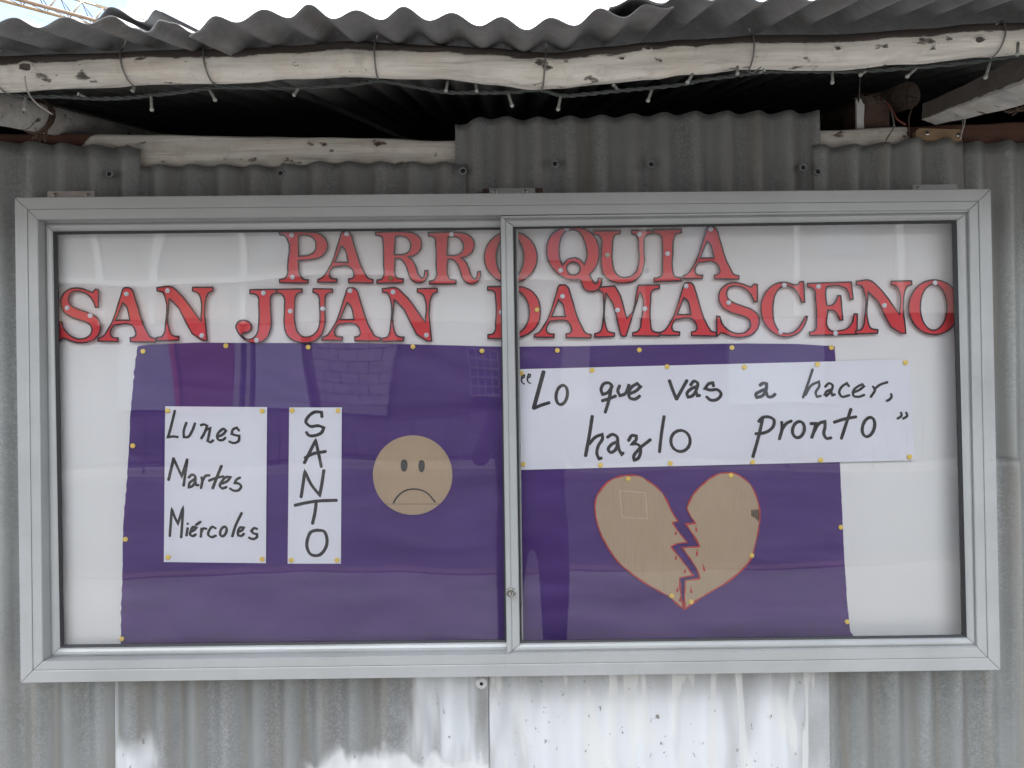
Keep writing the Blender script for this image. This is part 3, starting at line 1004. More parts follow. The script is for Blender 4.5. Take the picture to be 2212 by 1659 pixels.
# stump with frayed top
st = empty('post_stump', at(1886, 330, 0.05), 'short brown post stump with splintered fibrous top', 'post')
pl = [(1853, 330), (1852, 222), (1862, 217), (1880, 221), (1903, 217), (1918, 236), (1921, 330)]
pts = [(at(a, b, 0.05).x, at(a, b, 0.05).z) for a, b in pl]
V, F = solid([pts], 0.045, 0.12)
fix_normals(mk('post', V, F, M_BROWN, st))
pl = [(1850, 330), (1849, 214), (1853, 226), (1857, 212), (1862, 224), (1866, 228), (1864, 262), (1867, 330)]
pts = [(at(a, b, 0.04).x, at(a, b, 0.04).z) for a, b in pl]
V, F = solid([pts], 0.036, 0.0435)
o = fix_normals(mk('white_splinter_strip', V, F, M_WHITEP, st))
fr = []
for i in range(34):
    a = 1850 + random.random() * 50; b = 224 + random.random() * 6
    fr.append(tube_vf([at(a, b, 0.045), at(a + random.uniform(-8, 10), b - random.uniform(6, 16), 0.04), at(a + random.uniform(-22, 26), b - random.uniform(10, 26), 0.03)], [0.0009, 0.0007, 0.0003], 4))
V, F = merge(fr)
tag(fix_normals(mk('frayed_fibres', V, F, M_BARK, st)), kind='stuff')
# loose wires by the log end
def wire(pxs, Y, r, mat, label, y2=None):
    s = catmull(pxs, sub=5)
    y2 = Y if y2 is None else y2
    pts = [at(p.x, p.y, Y + (y2 - Y) * i / (len(s) - 1)) for i, p in enumerate(s)]
    tag(tube('loose_wire', pts, r, mat, n=6), label, 'wire')
wire([(1908, 216), (1920, 226), (1927, 245), (1932, 274)], 0.03, 0.0020, M_WIRE, 'grey wire bent down between the stump and the log', 0.005)
wire([(1915, 220), (1930, 242), (1936, 255), (1957, 270)], 0.02, 0.0022, M_REDWIRE, 'reddish sheathed wire running down beside the stump', 0.0)
wire([(1976, 215), (1968, 240), (1963, 258), (1964, 272), (1964, 298)], -0.01, 0.0014, M_TWINE, 'brown wire looped over the sawn log end')
wire([(2083, 240), (2084, 262), (2079, 282), (2075, 300)], -0.004, 0.0016, M_LIGHTWIRE, 'pale wire hanging down over the cleat')
wire([(2077, 246), (2079, 268), (2078, 280)], -0.003, 0.0014, M_WIRE, 'short grey wire stub beside the pale hanging wire')
wire([(1932, 274), (1925, 285), (1913, 304)], -0.012, 0.0013, M_TWINE, 'thin brown wire crossing the white run of the beam')
wire([(1858, 168), (1857, 190), (1856, 214)], 0.03, 0.0010, M_WIRE, 'thin wire standing up from the splintered stump')
tw = []
for i in range(7):
    j = random.uniform(-6, 6)
    pts = catmull([(2190 + j, 175), (2196 + j, 200), (2188 + j * 2, 222), (2206 + j, 240), (2222 - j, 226 + j), (2200 + j, 236), (2180 + j * 2, 246 + j)], sub=4)
    tw.append(tube_vf([at(p.x, p.y, -0.20 - 0.004 * i) for p in pts], 0.0016, 5))
V, F = merge(tw)
tag(fix_normals(mk('twine_binding', V, F, M_TWINE, smooth=True)), 'tangled reddish brown twine hanging at the squared rafter', 'twine')

# ------------------------------------------------------------------ roofing nails in the wall sheets
def sheet_nail(px, py, label, Y=-0.014):
    c = at(px, py, Y)
    e = empty('roofing_nail', c, label, 'nail', 'washered nails in the wall sheets')
    n = 18; V, F = [], []
    for r, dy in ((0.0078, 0.006), (0.0078, -0.0005), (0.0068, -0.002), (0.0052, -0.001), (0.0050, 0.002)):
        for j in range(n):
            a = 2 * math.pi * j / n
            V.append(c + Vector((math.cos(a) * r, dy, math.sin(a) * r)))
    for i in range(4):
        for j in range(n):
            F.append((i*n+j, i*n+(j+1)%n, (i+1)*n+(j+1)%n, (i+1)*n+j))
    fix_normals(mk('washer', V, F, M_TRACK, e, smooth=True))
    V, F = tube_vf([c + Vector((0, 0.004, 0)), c + Vector((0, 0.0, 0)), c + Vector((0, -0.0015, 0))], [0.0052, 0.0050, 0.0025], 12)
    fix_normals(mk('rubber_core', V, F, M_GASKET, e, smooth=True))
for px, py, lb in ((236, 376, 'washered nail above the pinkish bracket'), (606, 374, 'washered nail on its own below the long white beam'), (1000, 369, 'washered nail in the corner of the sheet below the white beam'),
                   (1199, 354, 'washered nail on the tallest sheet above the letter Q'), (1407, 355, 'washered nail on the tallest sheet above the letters U and I'),
                   (1735, 362, 'washered nail by the upright edge of the tallest sheet'), (1767, 371, 'washered nail in the corner of the sheet with the paint drip')):
    sheet_nail(px, py, lb)
c = at(1040, 1476, -0.024)
e = empty('roofing_nail', c, 'white painted nail cap with dented rim just below the case', 'nail')
V, F = [], []
n = 22
for k, (r, dy) in enumerate(((0.0125, 0.010), (0.0125, 0.001), (0.0105, -0.002), (0.006, -0.004), (0.0035, -0.0035))):
    for j in range(n):
        a = 2 * math.pi * j / n
        rr = r * (1 + (0.06 * (-1) ** j if k < 2 else 0) + 0.05 * mnoise.noise(Vector((j, k, 3))))
        V.append(c + Vector((math.cos(a) * rr, dy, math.sin(a) * rr)))
for i in range(4):
    for j in range(n): F.append((i*n+j, i*n+(j+1)%n, (i+1)*n+(j+1)%n, (i+1)*n+j))
fix_normals(mk('nail_cap', V, F, M_WHITEP, e, smooth=False))
V, F = tube_vf([c + Vector((0, 0.002, 0)), c + Vector((0, -0.0036, 0))], 0.0042, 7)
fix_normals(mk('nail_hole', V, F, M_DARK, e))

# ------------------------------------------------------------------ notice case
YF = -0.085
case = empty('notice_case', at(1103, 1462, YF), 'aluminium framed glass notice case with two sliding panes', 'notice case')

def member(name, o0, o1, i1, i0, Y, prof, mat, parent, yb, gap=0.0007, Yi=None):
    """mitred rail between an outer edge (o0-o1) and an inner edge (i0-i1), profile = [(s, dy)]"""
    O0, O1, I1, I0 = (at(*p, Y) for p in (o0, o1, i1, i0))
    d = (O1 - O0).normalized() * gap
    V, F = [], []
    full = [(0.0, yb - Y)] + prof + [(1.0, yb - Y)]
    n = len(full)
    for A0, B0, s in ((O0, I0, 1), (O1, I1, -1)):
        for q, dy in full:
            p = A0.lerp(B0, q) + d * s
            V.append((p.x, Y + dy, p.z))
    for i in range(n - 1):
        F.append((i, i + 1, n + i + 1, n + i))
    F.append((n - 1, 0, n, 2 * n - 1))
    F.append(tuple(range(n))); F.append(tuple(range(n, 2 * n))[::-1])
    return fix_normals(mk(name, V, F, mat, parent))

def ring(name, outer, inner, Y, prof, mat, parent, yb, Ys=None):
    out = []
    for k in range(4):
        j = (k + 1) % 4
        out.append(member(name, outer[k], outer[j], inner[j], inner[k], Y, prof, mat, parent, yb))
    return out
OUT = [(30.5, 426), (2141, 407.5), (2162, 1448), (43.5, 1476)]
TIER = [(57.5, 451.5), (2115, 434), (2135, 1421.6), (69.8, 1449)]
INN = [(79, 473.5), (2095, 453), (2113, 1399), (90, 1429.5)]
P_FLAT = [(0.0, 0.002), (0.05, 0.0), (0.95, 0.0), (1.0, 0.0012)]
ring('outer_frame_rail', OUT, TIER, YF, P_FLAT, M_ALU, case, -0.012)
P_IN = [(0.0, 0.0035), (0.05, 0.0022), (0.93, 0.0022), (1.0, 0.004)]
ring('inner_frame_rail', TIER, INN, YF, P_IN, M_ALU, case, -0.014)
# case back and body so that it is closed behind
a, b = at(60, 450, YF), at(2150, 1440, YF)
lo = at(60, 1452, YF); hi = at(2125, 430, YF)
box('case_back', (lo.x, -0.0185, lo.z), (hi.x, -0.0150, hi.z), M_TRACK, case)
# white pin board
# sashes ---------------------------------------------------------
P_SASH = [(0.0, 0.003), (0.03, 0.0), (0.20, 0.0), (0.24, 0.0035), (0.34, 0.0015), (0.5, 0.0), (0.7, 0.0008), (0.9, 0.004), (1.0, 0.007)]
YR, YL = -0.0785, -0.0580
def sash(name, outer, inner, Y, label, yb):
    s = mk(name, *quad_frame(outer, inner, Y + 0.004, Y + 0.0085), M_ALU, case)
    return s
def px_member(parent, nm, o0, o1, i1, i0, Y, yb):
    return member(nm, o0, o1, i1, i0, Y, P_SASH, M_ALU, parent, yb)
# left sash (slides behind)
LO = [(92, 477), (1108, 466), (1118, 1416), (103, 1424.5)]
LI = [(110, 498.6), (1086, 489.5), (1096, 1389.5), (125.5, 1402)]
ls_root = px_member(case, 'sliding_sash', LO[0], LO[1], LI[1], LI[0], YL, YL + 0.015)
px_member(ls_root, 'sash_rail', LO[3], LO[2], LI[2], LI[3], YL, YL + 0.015)
px_member(ls_root, 'sash_stile', LO[0], LO[3], LI[3], LI[0], YL, YL + 0.015)
px_member(ls_root, 'sash_stile', LO[1], LO[2], LI[2], LI[1], YL, YL + 0.015)
RO = [(1081, 466), (2096, 453.5), (2114, 1399.5), (1094.5, 1414.6)]
RI = [(1108.5, 488.5), (2071, 474), (2093, 1379.5), (1123.5, 1392)]
rs_root = px_member(case, 'sliding_sash', RO[0], RO[1], RI[1], RI[0], YR, YR + 0.015)
px_member(rs_root, 'sash_rail', RO[3], RO[2], RI[2], RI[3], YR, YR + 0.015)
P_STILE = [(0.0, 0.003), (0.04, 0.0), (0.36, 0.0), (0.38, 0.0016), (0.42, 0.0016), (0.44, 0.0), (0.94, 0.0), (1.0, 0.004)]
member('sash_stile', RO[0], RO[3], RI[3], RI[0], YR, P_STILE, M_ALU, rs_root, YR + 0.015)
px_member(rs_root, 'sash_stile', RO[1], RO[2], RI[2], RI[1], YR, YR + 0.015)
# gaskets: black rubber lip between rail and pane
def gasket(parent, inner, glass, Y):
    P = [(0.0, 0.0), (0.4, -0.001), (1.0, 0.0012)]
    for k in range(4):
        j = (k + 1) % 4
        member('gasket', inner[k], inner[j], glass[j], glass[k], Y, P, M_GASKET, parent, Y + 0.004, gap=0.0)
gasket(ls_root, LI, [(122.5, 506), (1080, 495.5), (1090, 1382.5), (136.5, 1393.5)], YL + 0.008)
gasket(rs_root, RI, [(1115, 494), (2058, 482), (2080.5, 1372), (1127, 1385)], YR + 0.008)
def pane(parent, c4, Y):
    C = [at(*p, Y) for p in c4]
    V = [(c.x, Y, c.z) for c in C] + [(c.x, Y + 0.003, c.z) for c in C]
    F = [(0,1,2,3),(7,6,5,4),(0,4,5,1),(1,5,6,2),(2,6,7,3),(3,7,4,0)]
    return fix_normals(mk('glass_pane', V, F, M_GLASS, parent))
pane(ls_root, [(113, 501), (1083, 492), (1093, 1387), (129, 1399.5)], YL + 0.0095)
pane(rs_root, [(1111, 490.5), (2067, 476.5), (2090, 1377.5), (1125, 1390)], YR + 0.0095)
# light edge strip of the fixed pane seen beside the stile
e0, e1 = at(1116.5, 496, YL + 0.006), at(1128, 1386, YL + 0.006)
V, F = ribbon([(e0.x, e0.z), (e1.x, e1.z)], 0.0022, lambda x, z: YL - 0.002, capr=False)
mk('pane_edge_strip', V, face_cam(V, F), M_EDGE, ls_root)
# cam lock on the stile
c = at(1104, 1279, YR)
lk = empty('cam_lock', (c.x, YR, c.z))
lk.parent = rs_root; lk.location = Vector((c.x, YR, c.z)) - WORLD_LOC[rs_root]
def lathe_y(name, c, prof, mat, parent, n=20):
    V, F = [], []
    for r, y in prof:
        for j in range(n):
            a = 2 * math.pi * j / n
            V.append((c.x + math.cos(a) * r, y, c.z + math.sin(a) * r))
    for i in range(len(prof) - 1):
        for j in range(n): F.append((i*n+j, i*n+(j+1)%n, (i+1)*n+(j+1)%n, (i+1)*n+j))
    F.append(tuple((len(prof)-1)*n + j for j in range(n)))
    return fix_normals(mk(name, V, F, mat, parent, smooth=False))
rs_lock = lathe_y('lock_ring', c, [(0.0098, YR + 0.001), (0.0098, YR - 0.003), (0.0085, YR - 0.0045), (0.0072, YR - 0.004), (0.0070, YR - 0.011), (0.0060, YR - 0.0125), (0.0052, YR - 0.0105), (0.0050, YR - 0.0115), (0.001, YR - 0.0117)], M_STEEL, rs_root)
bpy.data.objects.remove(lk)
box('keyhole', (c.x - 0.0009, YR - 0.0124, c.z - 0.003), (c.x + 0.0009, YR - 0.0118, c.z + 0.003), M_DARK, rs_lock)

# hanging brackets above the case
def bracket(x0, x1, yt, yb, mat, label, holes, back=None):
    b = empty('hanging_bracket', at((x0 + x1) / 2, yb, -0.030), label, 'bracket', 'brackets holding the case')
    p0, p1 = at(x0, yb + 6, -0.030), at(x1, yt, -0.030)
    box('plate', (p0.x, -0.030, p0.z), (p1.x, -0.026, p1.z), mat, b, bevel=0.0006)
    for h in holes:
        c = at(h, (yt * 0.4 + yb * 0.6), -0.031)
        V, F = tube_vf([c + Vector((0, 0.002, 0)), c + Vector((0, -0.001, 0)), c + Vector((0, -0.002, 0))], [0.0042, 0.0042, 0.0025], 10)
        s = fix_normals(mk('screw', V, F, M_STEEL, b))
        box('slot', (c.x - 0.003, c.y - 0.0026, c.z - 0.0006), (c.x + 0.003, c.y - 0.0019, c.z + 0.0006), M_DARK, s)
    if back:
        q0, q1 = at(back[0], yb + 6, -0.020), at(back[1], yt + 1, -0.020)
        box('wooden_packer', (q0.x, -0.0245, q0.z), (q1.x, -0.012, q1.z), M_BROWN, b)
bracket(102, 204, 412, 426, M_BRKT, 'pinkish metal bracket with two screws on top of the case', (119, 190))
bracket(1057, 1156, 406, 419, M_ALU, 'pale metal bracket backed by a brown wooden packer', (1069, 1135), (1042, 1172))
bracket(1972, 2068, 398, 411, M_ALU, 'grey metal bracket with one dark bolt beside the cleat side corner', (1984,))

# pin board behind the panes, with softly curled corners
YB = -0.0270
bd = [(112, 492), (600, 488), (1100, 483), (1600, 478), (2062, 470), (2068, 476), (2090, 1376), (2090, 1384), (1600, 1388), (1100, 1394), (600, 1400), (128, 1404), (123, 1000)]
pts = [(at(a, b, YB).x, at(a, b, YB).z) for a, b in bd]
V, F = solid([pts], YB, YB + 0.008)
board = fix_normals(mk('pin_board', V, F, M_BACK))
tag(board, 'white pin board filling the back of the glass case', 'board')

# ------------------------------------------------------------------ purple cloth
YCL = -0.0300
def cloth_y(x, z):
    w = 0.0013 * mnoise.noise(Vector((x * 2.2, z * 6, 1.0))) + 0.0007 * mnoise.noise(Vector((x * 9, z * 17 + x * 8, 4.0)))
    low = max(0.0, min(1.0, (1.19 - z) / 0.12))
    low = low * low * (3 - 2 * low)
    w -= low * 0.0030 * (0.5 + 0.5 * math.sin((z * 1.0 + x * 0.30 + 0.05 * mnoise.noise(Vector((x * 3, z * 3, 8)))) * 46 + 1.3 * math.sin(x * 4)))
    w += 0.0003 * math.sin(x * 33 + z * 9)
    return min(YCL + w, YB - 0.0009)
top = [(297, 748), (312, 745), (420, 740), (600, 741), (760, 741), (900, 744), (1040, 748), (1100, 749), (1240, 748), (1400, 745), (1600, 742), (1720, 743), (1803, 748)]
lft = [(297, 748), (290, 800), (286, 850), (281, 900), (280, 945), (277, 980), (276, 1010), (272, 1060), (269, 1100), (266, 1150), (265, 1200), (264, 1280), (262, 1340), (260, 1403)]
rgt = [(1803, 748), (1806, 800), (1809, 900), (1814, 1000), (1819, 1100), (1823, 1200), (1829, 1290), (1834, 1350), (1836, 1366), (1842, 1372), (1845, 1378)]
def along(tab, v, axis):
    t = sorted(tab, key=lambda p: p[axis])
    if v <= t[0][axis]: return t[0][1 - axis]
    for a, b in zip(t, t[1:]):
        if v <= b[axis]:
            return a[1-axis] + (b[1-axis] - a[1-axis]) * (v - a[axis]) / (b[axis] - a[axis] + 1e-9)
    return t[-1][1 - axis]
nx, nz = 150, 70
V, F = [], []
for r in range(nz + 1):
    for i in range(nx + 1):
        s, q = i / nx, r / nz
        xt = 297 + (1803 - 297) * s
        yt = along(top, xt, 0)
        yb = 1403 + (1378 - 1403) * s + 4
        py = yt + (yb - yt) * q
        xl = along(lft, py, 1) + 1.6 * mnoise.noise(Vector((py * 0.11, 1, 1))) + 1.2 * mnoise.noise(Vector((py * 0.4, 4, 1)))
        xr2 = along(rgt, py, 1) + 0.9 * mnoise.noise(Vector((py * 0.1, 7, 1)))
        px = xl + (xr2 - xl) * s
        p = at(px, py, YCL)
        V.append((p.x, cloth_y(p.x, p.z), p.z))
for r in range(nz):
    for i in range(nx):
        a = r * (nx + 1) + i
        F.append((a, a + nx + 1, a + nx + 2, a + 1))
tag(mk('purple_cloth', V, face_cam(V, F), M_CLOTH, smooth=True), 'large purple cloth with a frayed edge pinned across the board', 'cloth')

# ------------------------------------------------------------------ red letters
GA = lambda x, y: (0.2728 * x, 384.0 + 0.2728 * y)
GB = lambda x, y: (548.6 + 0.2728 * x, 384.0 + 0.2728 * y)
GC = lambda x, y: (1042.3 + 0.2728 * x, 384.0 + 0.2728 * y)
GD = lambda x, y: (1608.5 + 0.2728 * x, 384.0 + 0.2728 * y)
def ell(cx, cy, rx, ry, n=28):
    return [(cx + rx * math.cos(2*math.pi*k/n), cy + ry * math.sin(2*math.pi*k/n)) for k in range(n)]
GL = {
'S': [[(780,890),(780,1025),(757,1025),(740,980),(700,930),(650,905),(600,900),(560,915),(543,950),(545,985),(565,1015),(610,1040),(680,1065),(740,1090),(780,1125),(795,1175),(785,1230),(750,1275),(700,1298),(630,1305),(570,1295),(525,1275),(498,1268),(470,1298),(467,1140),(490,1145),(500,1185),(530,1230),(570,1260),(625,1278),(680,1270),(715,1245),(730,1205),(720,1170),(690,1145),(630,1125),(560,1100),(510,1065),(485,1010),(488,955),(515,910),(560,882),(615,877),(670,887),(715,905),(735,910),(755,887)]],
'A': [[(985,875),(1030,878),(1050,900),(1065,945),(1165,1225),(1190,1262),(1232,1275),(1230,1300),(1035,1297),(1033,1270),(1065,1262),(1080,1240),(1065,1190),(1040,1165),(905,1165),(885,1190),(873,1230),(880,1258),(900,1268),(935,1270),(933,1295),(778,1293),(780,1275),(815,1258),(850,1215),(960,930),(975,885)],
      [(970,992),(986,1000),(1030,1130),(915,1130)]],
'N': [[(1245,873),(1365,870),(1390,890),(1590,1140),(1590,960),(1570,915),(1525,897),(1525,872),(1683,870),(1683,897),(1650,912),(1630,950),(1620,1010),(1637,1285),(1600,1282),(1348,960),(1338,955),(1335,1000),(1338,1200),(1355,1240),(1385,1255),(1415,1257),(1412,1283),(1243,1288),(1243,1265),(1285,1255),(1305,1220),(1310,1180),(1308,945),(1290,905),(1247,897)]],
'J': [[(1980,888),(2186,885),(2183,913),(2155,920),(2142,945),(2140,1000),(2142,1190),(2125,1245),(2085,1290),(2040,1307),(1980,1300),(1920,1265),(1885,1220),(1870,1180),(1885,1145),(1925,1130),(1965,1140),(1988,1165),(1985,1200),(1960,1222),(1925,1228),(1912,1245),(1935,1270),(1980,1280),(2015,1265),(2040,1225),(2048,1180),(2050,1000),(2045,940),(2025,922),(1980,915)]],
'P': [[(200,432),(430,432),(510,445),(560,480),(583,530),(575,575),(540,620),(480,642),(400,650),(352,655),(355,740),(370,785),(395,805),(428,808),(428,830),(205,828),(205,805),(245,795),(265,770),(268,700),(262,480),(245,460),(205,450)],
      [(350,460),(400,455),(450,465),(485,495),(493,540),(480,585),(445,610),(400,620),(352,622)]],
'R': [[(1382,438),(1600,435),(1690,450),(1735,490),(1743,540),(1725,590),(1680,622),(1635,632),(1670,660),(1700,720),(1725,785),(1745,805),(1765,795),(1772,745),(1792,742),(1790,785),(1770,820),(1735,838),(1690,832),(1655,800),(1635,740),(1610,680),(1580,650),(1535,642),(1530,700),(1535,780),(1550,805),(1598,812),(1597,838),(1392,842),(1393,820),(1430,810),(1445,785),(1445,700),(1440,520),(1435,480),(1415,465),(1383,460)],
      [(1535,470),(1580,465),(1620,475),(1650,505),(1660,550),(1645,590),(1610,612),(1560,617),(1527,615)]],
'O': [ell(223, 630, 208, 203), ell(217, 630, 110, 174)],
'Q': [[(715,397),(800,405),(870,450),(910,520),(920,600),(905,680),(870,740),(843,765),(860,800),(885,840),(905,838),(918,798),(940,800),(935,850),(910,885),(870,900),(830,895),(800,870),(785,830),(770,805),(690,805),(620,775),(560,720),(520,650),(510,570),(525,490),(570,430),(640,400)],
      [(700,412),(750,420),(790,465),(818,540),(828,620),(805,690),(770,650),(720,635),(670,650),(632,697),(610,640),(605,560),(620,480),(650,430)], ell(718, 720, 55, 52, 18)],
'U': [[(880,423),(1090,420),(1088,443),(1050,452),(1035,475),(1028,540),(1030,690),(1050,750),(1090,785),(1140,790),(1190,770),(1225,730),(1238,680),(1237,540),(1232,480),(1215,455),(1183,443),(1183,418),(1343,420),(1340,443),(1305,450),(1285,470),(1278,520),(1275,700),(1250,770),(1200,815),(1130,832),(1060,828),(1000,805),(960,765),(943,700),(945,560),(940,480),(920,455),(882,447)]],
'I': [[(1355,413),(1573,407),(1573,435),(1530,445),(1517,470),(1505,600),(1505,740),(1515,775),(1535,788),(1572,790),(1572,815),(1358,822),(1358,795),(1395,790),(1420,770),(1425,700),(1425,520),(1420,470),(1400,448),(1356,440)]],
'D': [[(42,865),(230,863),(330,870),(400,910),(445,980),(457,1060),(445,1140),(400,1205),(330,1250),(250,1268),(45,1270),(45,1245),(85,1235),(102,1210),(105,1150),(105,950),(95,905),(75,892),(42,890)],
      [(195,895),(270,892),(320,925),(360,990),(372,1060),(360,1140),(320,1205),(260,1240),(200,1243),(192,1200),(190,930)]],
'M': [[(920,870),(1045,860),(1060,880),(1140,1115),(1150,1110),(1230,870),(1235,853),(1400,852),(1398,877),(1355,885),(1335,910),(1330,960),(1330,1160),(1340,1210),(1365,1225),(1400,1230),(1400,1253),(1190,1253),(1190,1230),(1225,1222),(1245,1200),(1258,1130),(1258,920),(1245,905),(1135,1255),(1100,1255),(985,920),(975,910),(970,960),(975,1180),(990,1215),(1015,1228),(1043,1232),(1042,1257),(890,1262),(890,1240),(925,1228),(945,1200),(953,1150),(960,960),(955,915),(940,900),(920,893)]],
'C': [[(440,825),(465,823),(473,985),(450,985),(435,940),(400,885),(340,855),(290,865),(245,915),(225,990),(222,1070),(235,1150),(270,1210),(320,1235),(380,1225),(430,1185),(465,1130),(480,1100),(495,1100),(480,1150),(440,1215),(380,1250),(320,1258),(250,1240),(180,1180),(140,1110),(130,1030),(145,950),(190,880),(250,840),(320,830),(390,848),(420,850)]],
'E': [[(497,838),(843,827),(857,963),(835,963),(825,915),(800,875),(760,858),(680,855),(645,862),(640,900),(650,1012),(690,1010),(720,985),(738,935),(760,935),(775,1125),(752,1125),(735,1080),(705,1050),(658,1045),(658,1190),(680,1212),(760,1210),(820,1190),(855,1140),(868,1080),(890,1080),(888,1238),(515,1247),(513,1222),(550,1215),(567,1195),(570,1150),(562,950),(555,890),(535,872),(500,862)]],
}
YLT = -0.0355
def letter(ch, conv, bb, label):
    """bb = x0, x1, y0, y1 of this letter in its tracing frame"""
    cons = GL[ch]
    xs = [p[0] for p in cons[0]]; ys = [p[1] for p in cons[0]]
    a0, a1, b0, b1 = min(xs), max(xs), min(ys), max(ys)
    out = []
    for k, c in enumerate(cons):
        sm = catmull(c, closed=True, sub=4)
        P = []
        for p in sm:
            x = bb[0] + (p.x - a0) / (a1 - a0) * (bb[1] - bb[0]); y = bb[2] + (p.y - b0) / (b1 - b0) * (bb[3] - bb[2])
            u, v = conv(x, y)
            w = at(u + 0.5 * mnoise.noise(Vector((u * .2, v * .2, k))), v + 0.5 * mnoise.noise(Vector((u * .2, v * .2, k + 5))), YLT)
            P.append((w.x, w.z))
        out.append(P)
    V, F = solid(out, YLT, YLT + 0.0025)
    o = fix_normals(mk('letter', V, F, M_RED))
    tag(o, label, 'letter', 'red cut-out letters of the heading')
    rb = []
    for P in out:
        # outline drawn just inside the cut edge
        n = len(P)
        area = sum(P[i][0] * P[(i+1) % n][1] - P[(i+1) % n][0] * P[i][1] for i in range(n))
        sg = 1 if area > 0 else -1
        if P is not out[0]: sg = -sg
        Q = []
        for i in range(n):
            a, b, c = Vector(P[i-1]), Vector(P[i]), Vector(P[(i+1) % n])
            t = (c - a)
            t = t.normalized() if t.length > 1e-9 else Vector((1, 0))
            Q.append(b + Vector((-t.y, t.x)) * sg * -0.0004)
        hw = [0.0016 * (1 + 0.25 * mnoise.noise(Vector((q.x * 40, q.y * 40, 2)))) for q in Q]
        rb.append(ribbon(Q, hw, lambda x, z: YLT - 0.0004, closed=True))
    V, F = merge(rb)
    mk('outline', V, face_cam(V, F), M_LINE, o)
    return o
T1, T2 = 'in the top word PARROQUIA', None
rows = [
 ('P', GB, (200, 583, 430, 832), 'red serif letter P opening the word PARROQUIA'),
 ('A', GB, (505, 942, 430, 832), 'red letter A between P and R of PARROQUIA'),
 ('R', GB, (965, 1375, 430, 834), 'red letter R with a brown pin, after the A of PARROQUIA'),
 ('R', GB, (1382, 1792, 435, 842), 'red letter R with a white pin, before the O of PARROQUIA'),
 ('O', GC, (15, 432, 427, 833), 'red letter O half hidden by the stile in PARROQUIA'),
 ('Q', GC, (510, 942, 397, 900), 'red letter Q with a long curled tail in PARROQUIA'),
 ('U', GC, (880, 1343, 418, 832), 'red letter U with a greenish pin in PARROQUIA'),
 ('I', GC, (1355, 1573, 407, 822), 'red letter I in PARROQUIA'),
 ('A', GC, (1588, 2030, 388, 802), 'red letter A ending the word PARROQUIA'),
 ('S', GA, (467, 795, 875, 1305), 'red letter S opening the word SAN'),
 ('A', GA, (778, 1232, 873, 1300), 'red letter A in the word SAN'),
 ('N', GA, (1243, 1685, 868, 1290), 'red letter N ending the word SAN'),
 ('J', GA, (1870, 2186, 885, 1307), 'red letter J with a curled hook opening the word JUAN'),
 ('U', GB, (182, 622, 880, 1305), 'red letter U in the word JUAN'),
 ('A', GB, (540, 1000, 873, 1292), 'red letter A in the word JUAN'),
 ('N', GB, (1015, 1450, 877, 1295), 'red letter N ending the word JUAN'),
 ('D', GC, (42, 457, 862, 1270), 'red letter D behind the stile opening the word DAMASCENO'),
 ('A', GC, (410, 858, 850, 1268), 'red letter A between D and M of DAMASCENO'),
 ('M', GC, (890, 1400, 851, 1260), 'red letter M in DAMASCENO'),
 ('A', GC, (1405, 1850, 833, 1252), 'red letter A between M and S of DAMASCENO'),
 ('S', GC, (1855, 2190, 833, 1262), 'red letter S in DAMASCENO'),
 ('C', GD, (130, 495, 823, 1258), 'red letter C in DAMASCENO'),
 ('E', GD, (497, 890, 827, 1247), 'red letter E in DAMASCENO'),
 ('N', GD, (882, 1320, 818, 1235), 'red letter N between E and O of DAMASCENO'),
 ('O', GD, (1300, 1704, 810, 1240), 'red letter O ending DAMASCENO against the frame'),
]
for k, (ch, cv, bb, lb) in enumerate(rows):
    YLT = -0.0355 - 0.0008 * (k % 2)
    letter(ch, cv, bb, lb)

# ------------------------------------------------------------------ papers
def paper_fn(Y, seed, amp=0.0009):
    return lambda x, z: Y + amp * mnoise.noise(Vector((x * 6, z * 5, seed)))
def paper(name, quad, yf, mat, parent=None, nx=14, nz=14, th=0.0003):
    """quad TL, TR, BR, BL in picture units"""
    V, F = [], []
    for side in (0, 1):
        for r in range(nz + 1):
            for i in range(nx + 1):
                s, q = i / nx, r / nz
                a = Vector(quad[0]).lerp(Vector(quad[1]), s); b = Vector(quad[3]).lerp(Vector(quad[2]), s)
                p = a.lerp(b, q); w = at(p.x, p.y, -0.033)
                V.append((w.x, yf(w.x, w.z) + side * th, w.z))
    W = nx + 1; H = W * (nz + 1)
    for r in range(nz):
        for i in range(nx):
            a = r * W + i
            F.append((a, a + W, a + W + 1, a + 1)); b = a + H
            F.append((b, b + 1, b + W + 1, b + W))
    rim = [i for i in range(W)] + [r * W + nx for r in range(1, nz + 1)] + [nz * W + i for i in range(nx - 1, -1, -1)] + [r * W for r in range(nz - 1, 0, -1)]
    for a, b in zip(rim, rim[1:] + rim[:1]): F.append((a, b, b + H, a + H))
    return fix_normals(mk(name, V, F, mat, parent, smooth=False))

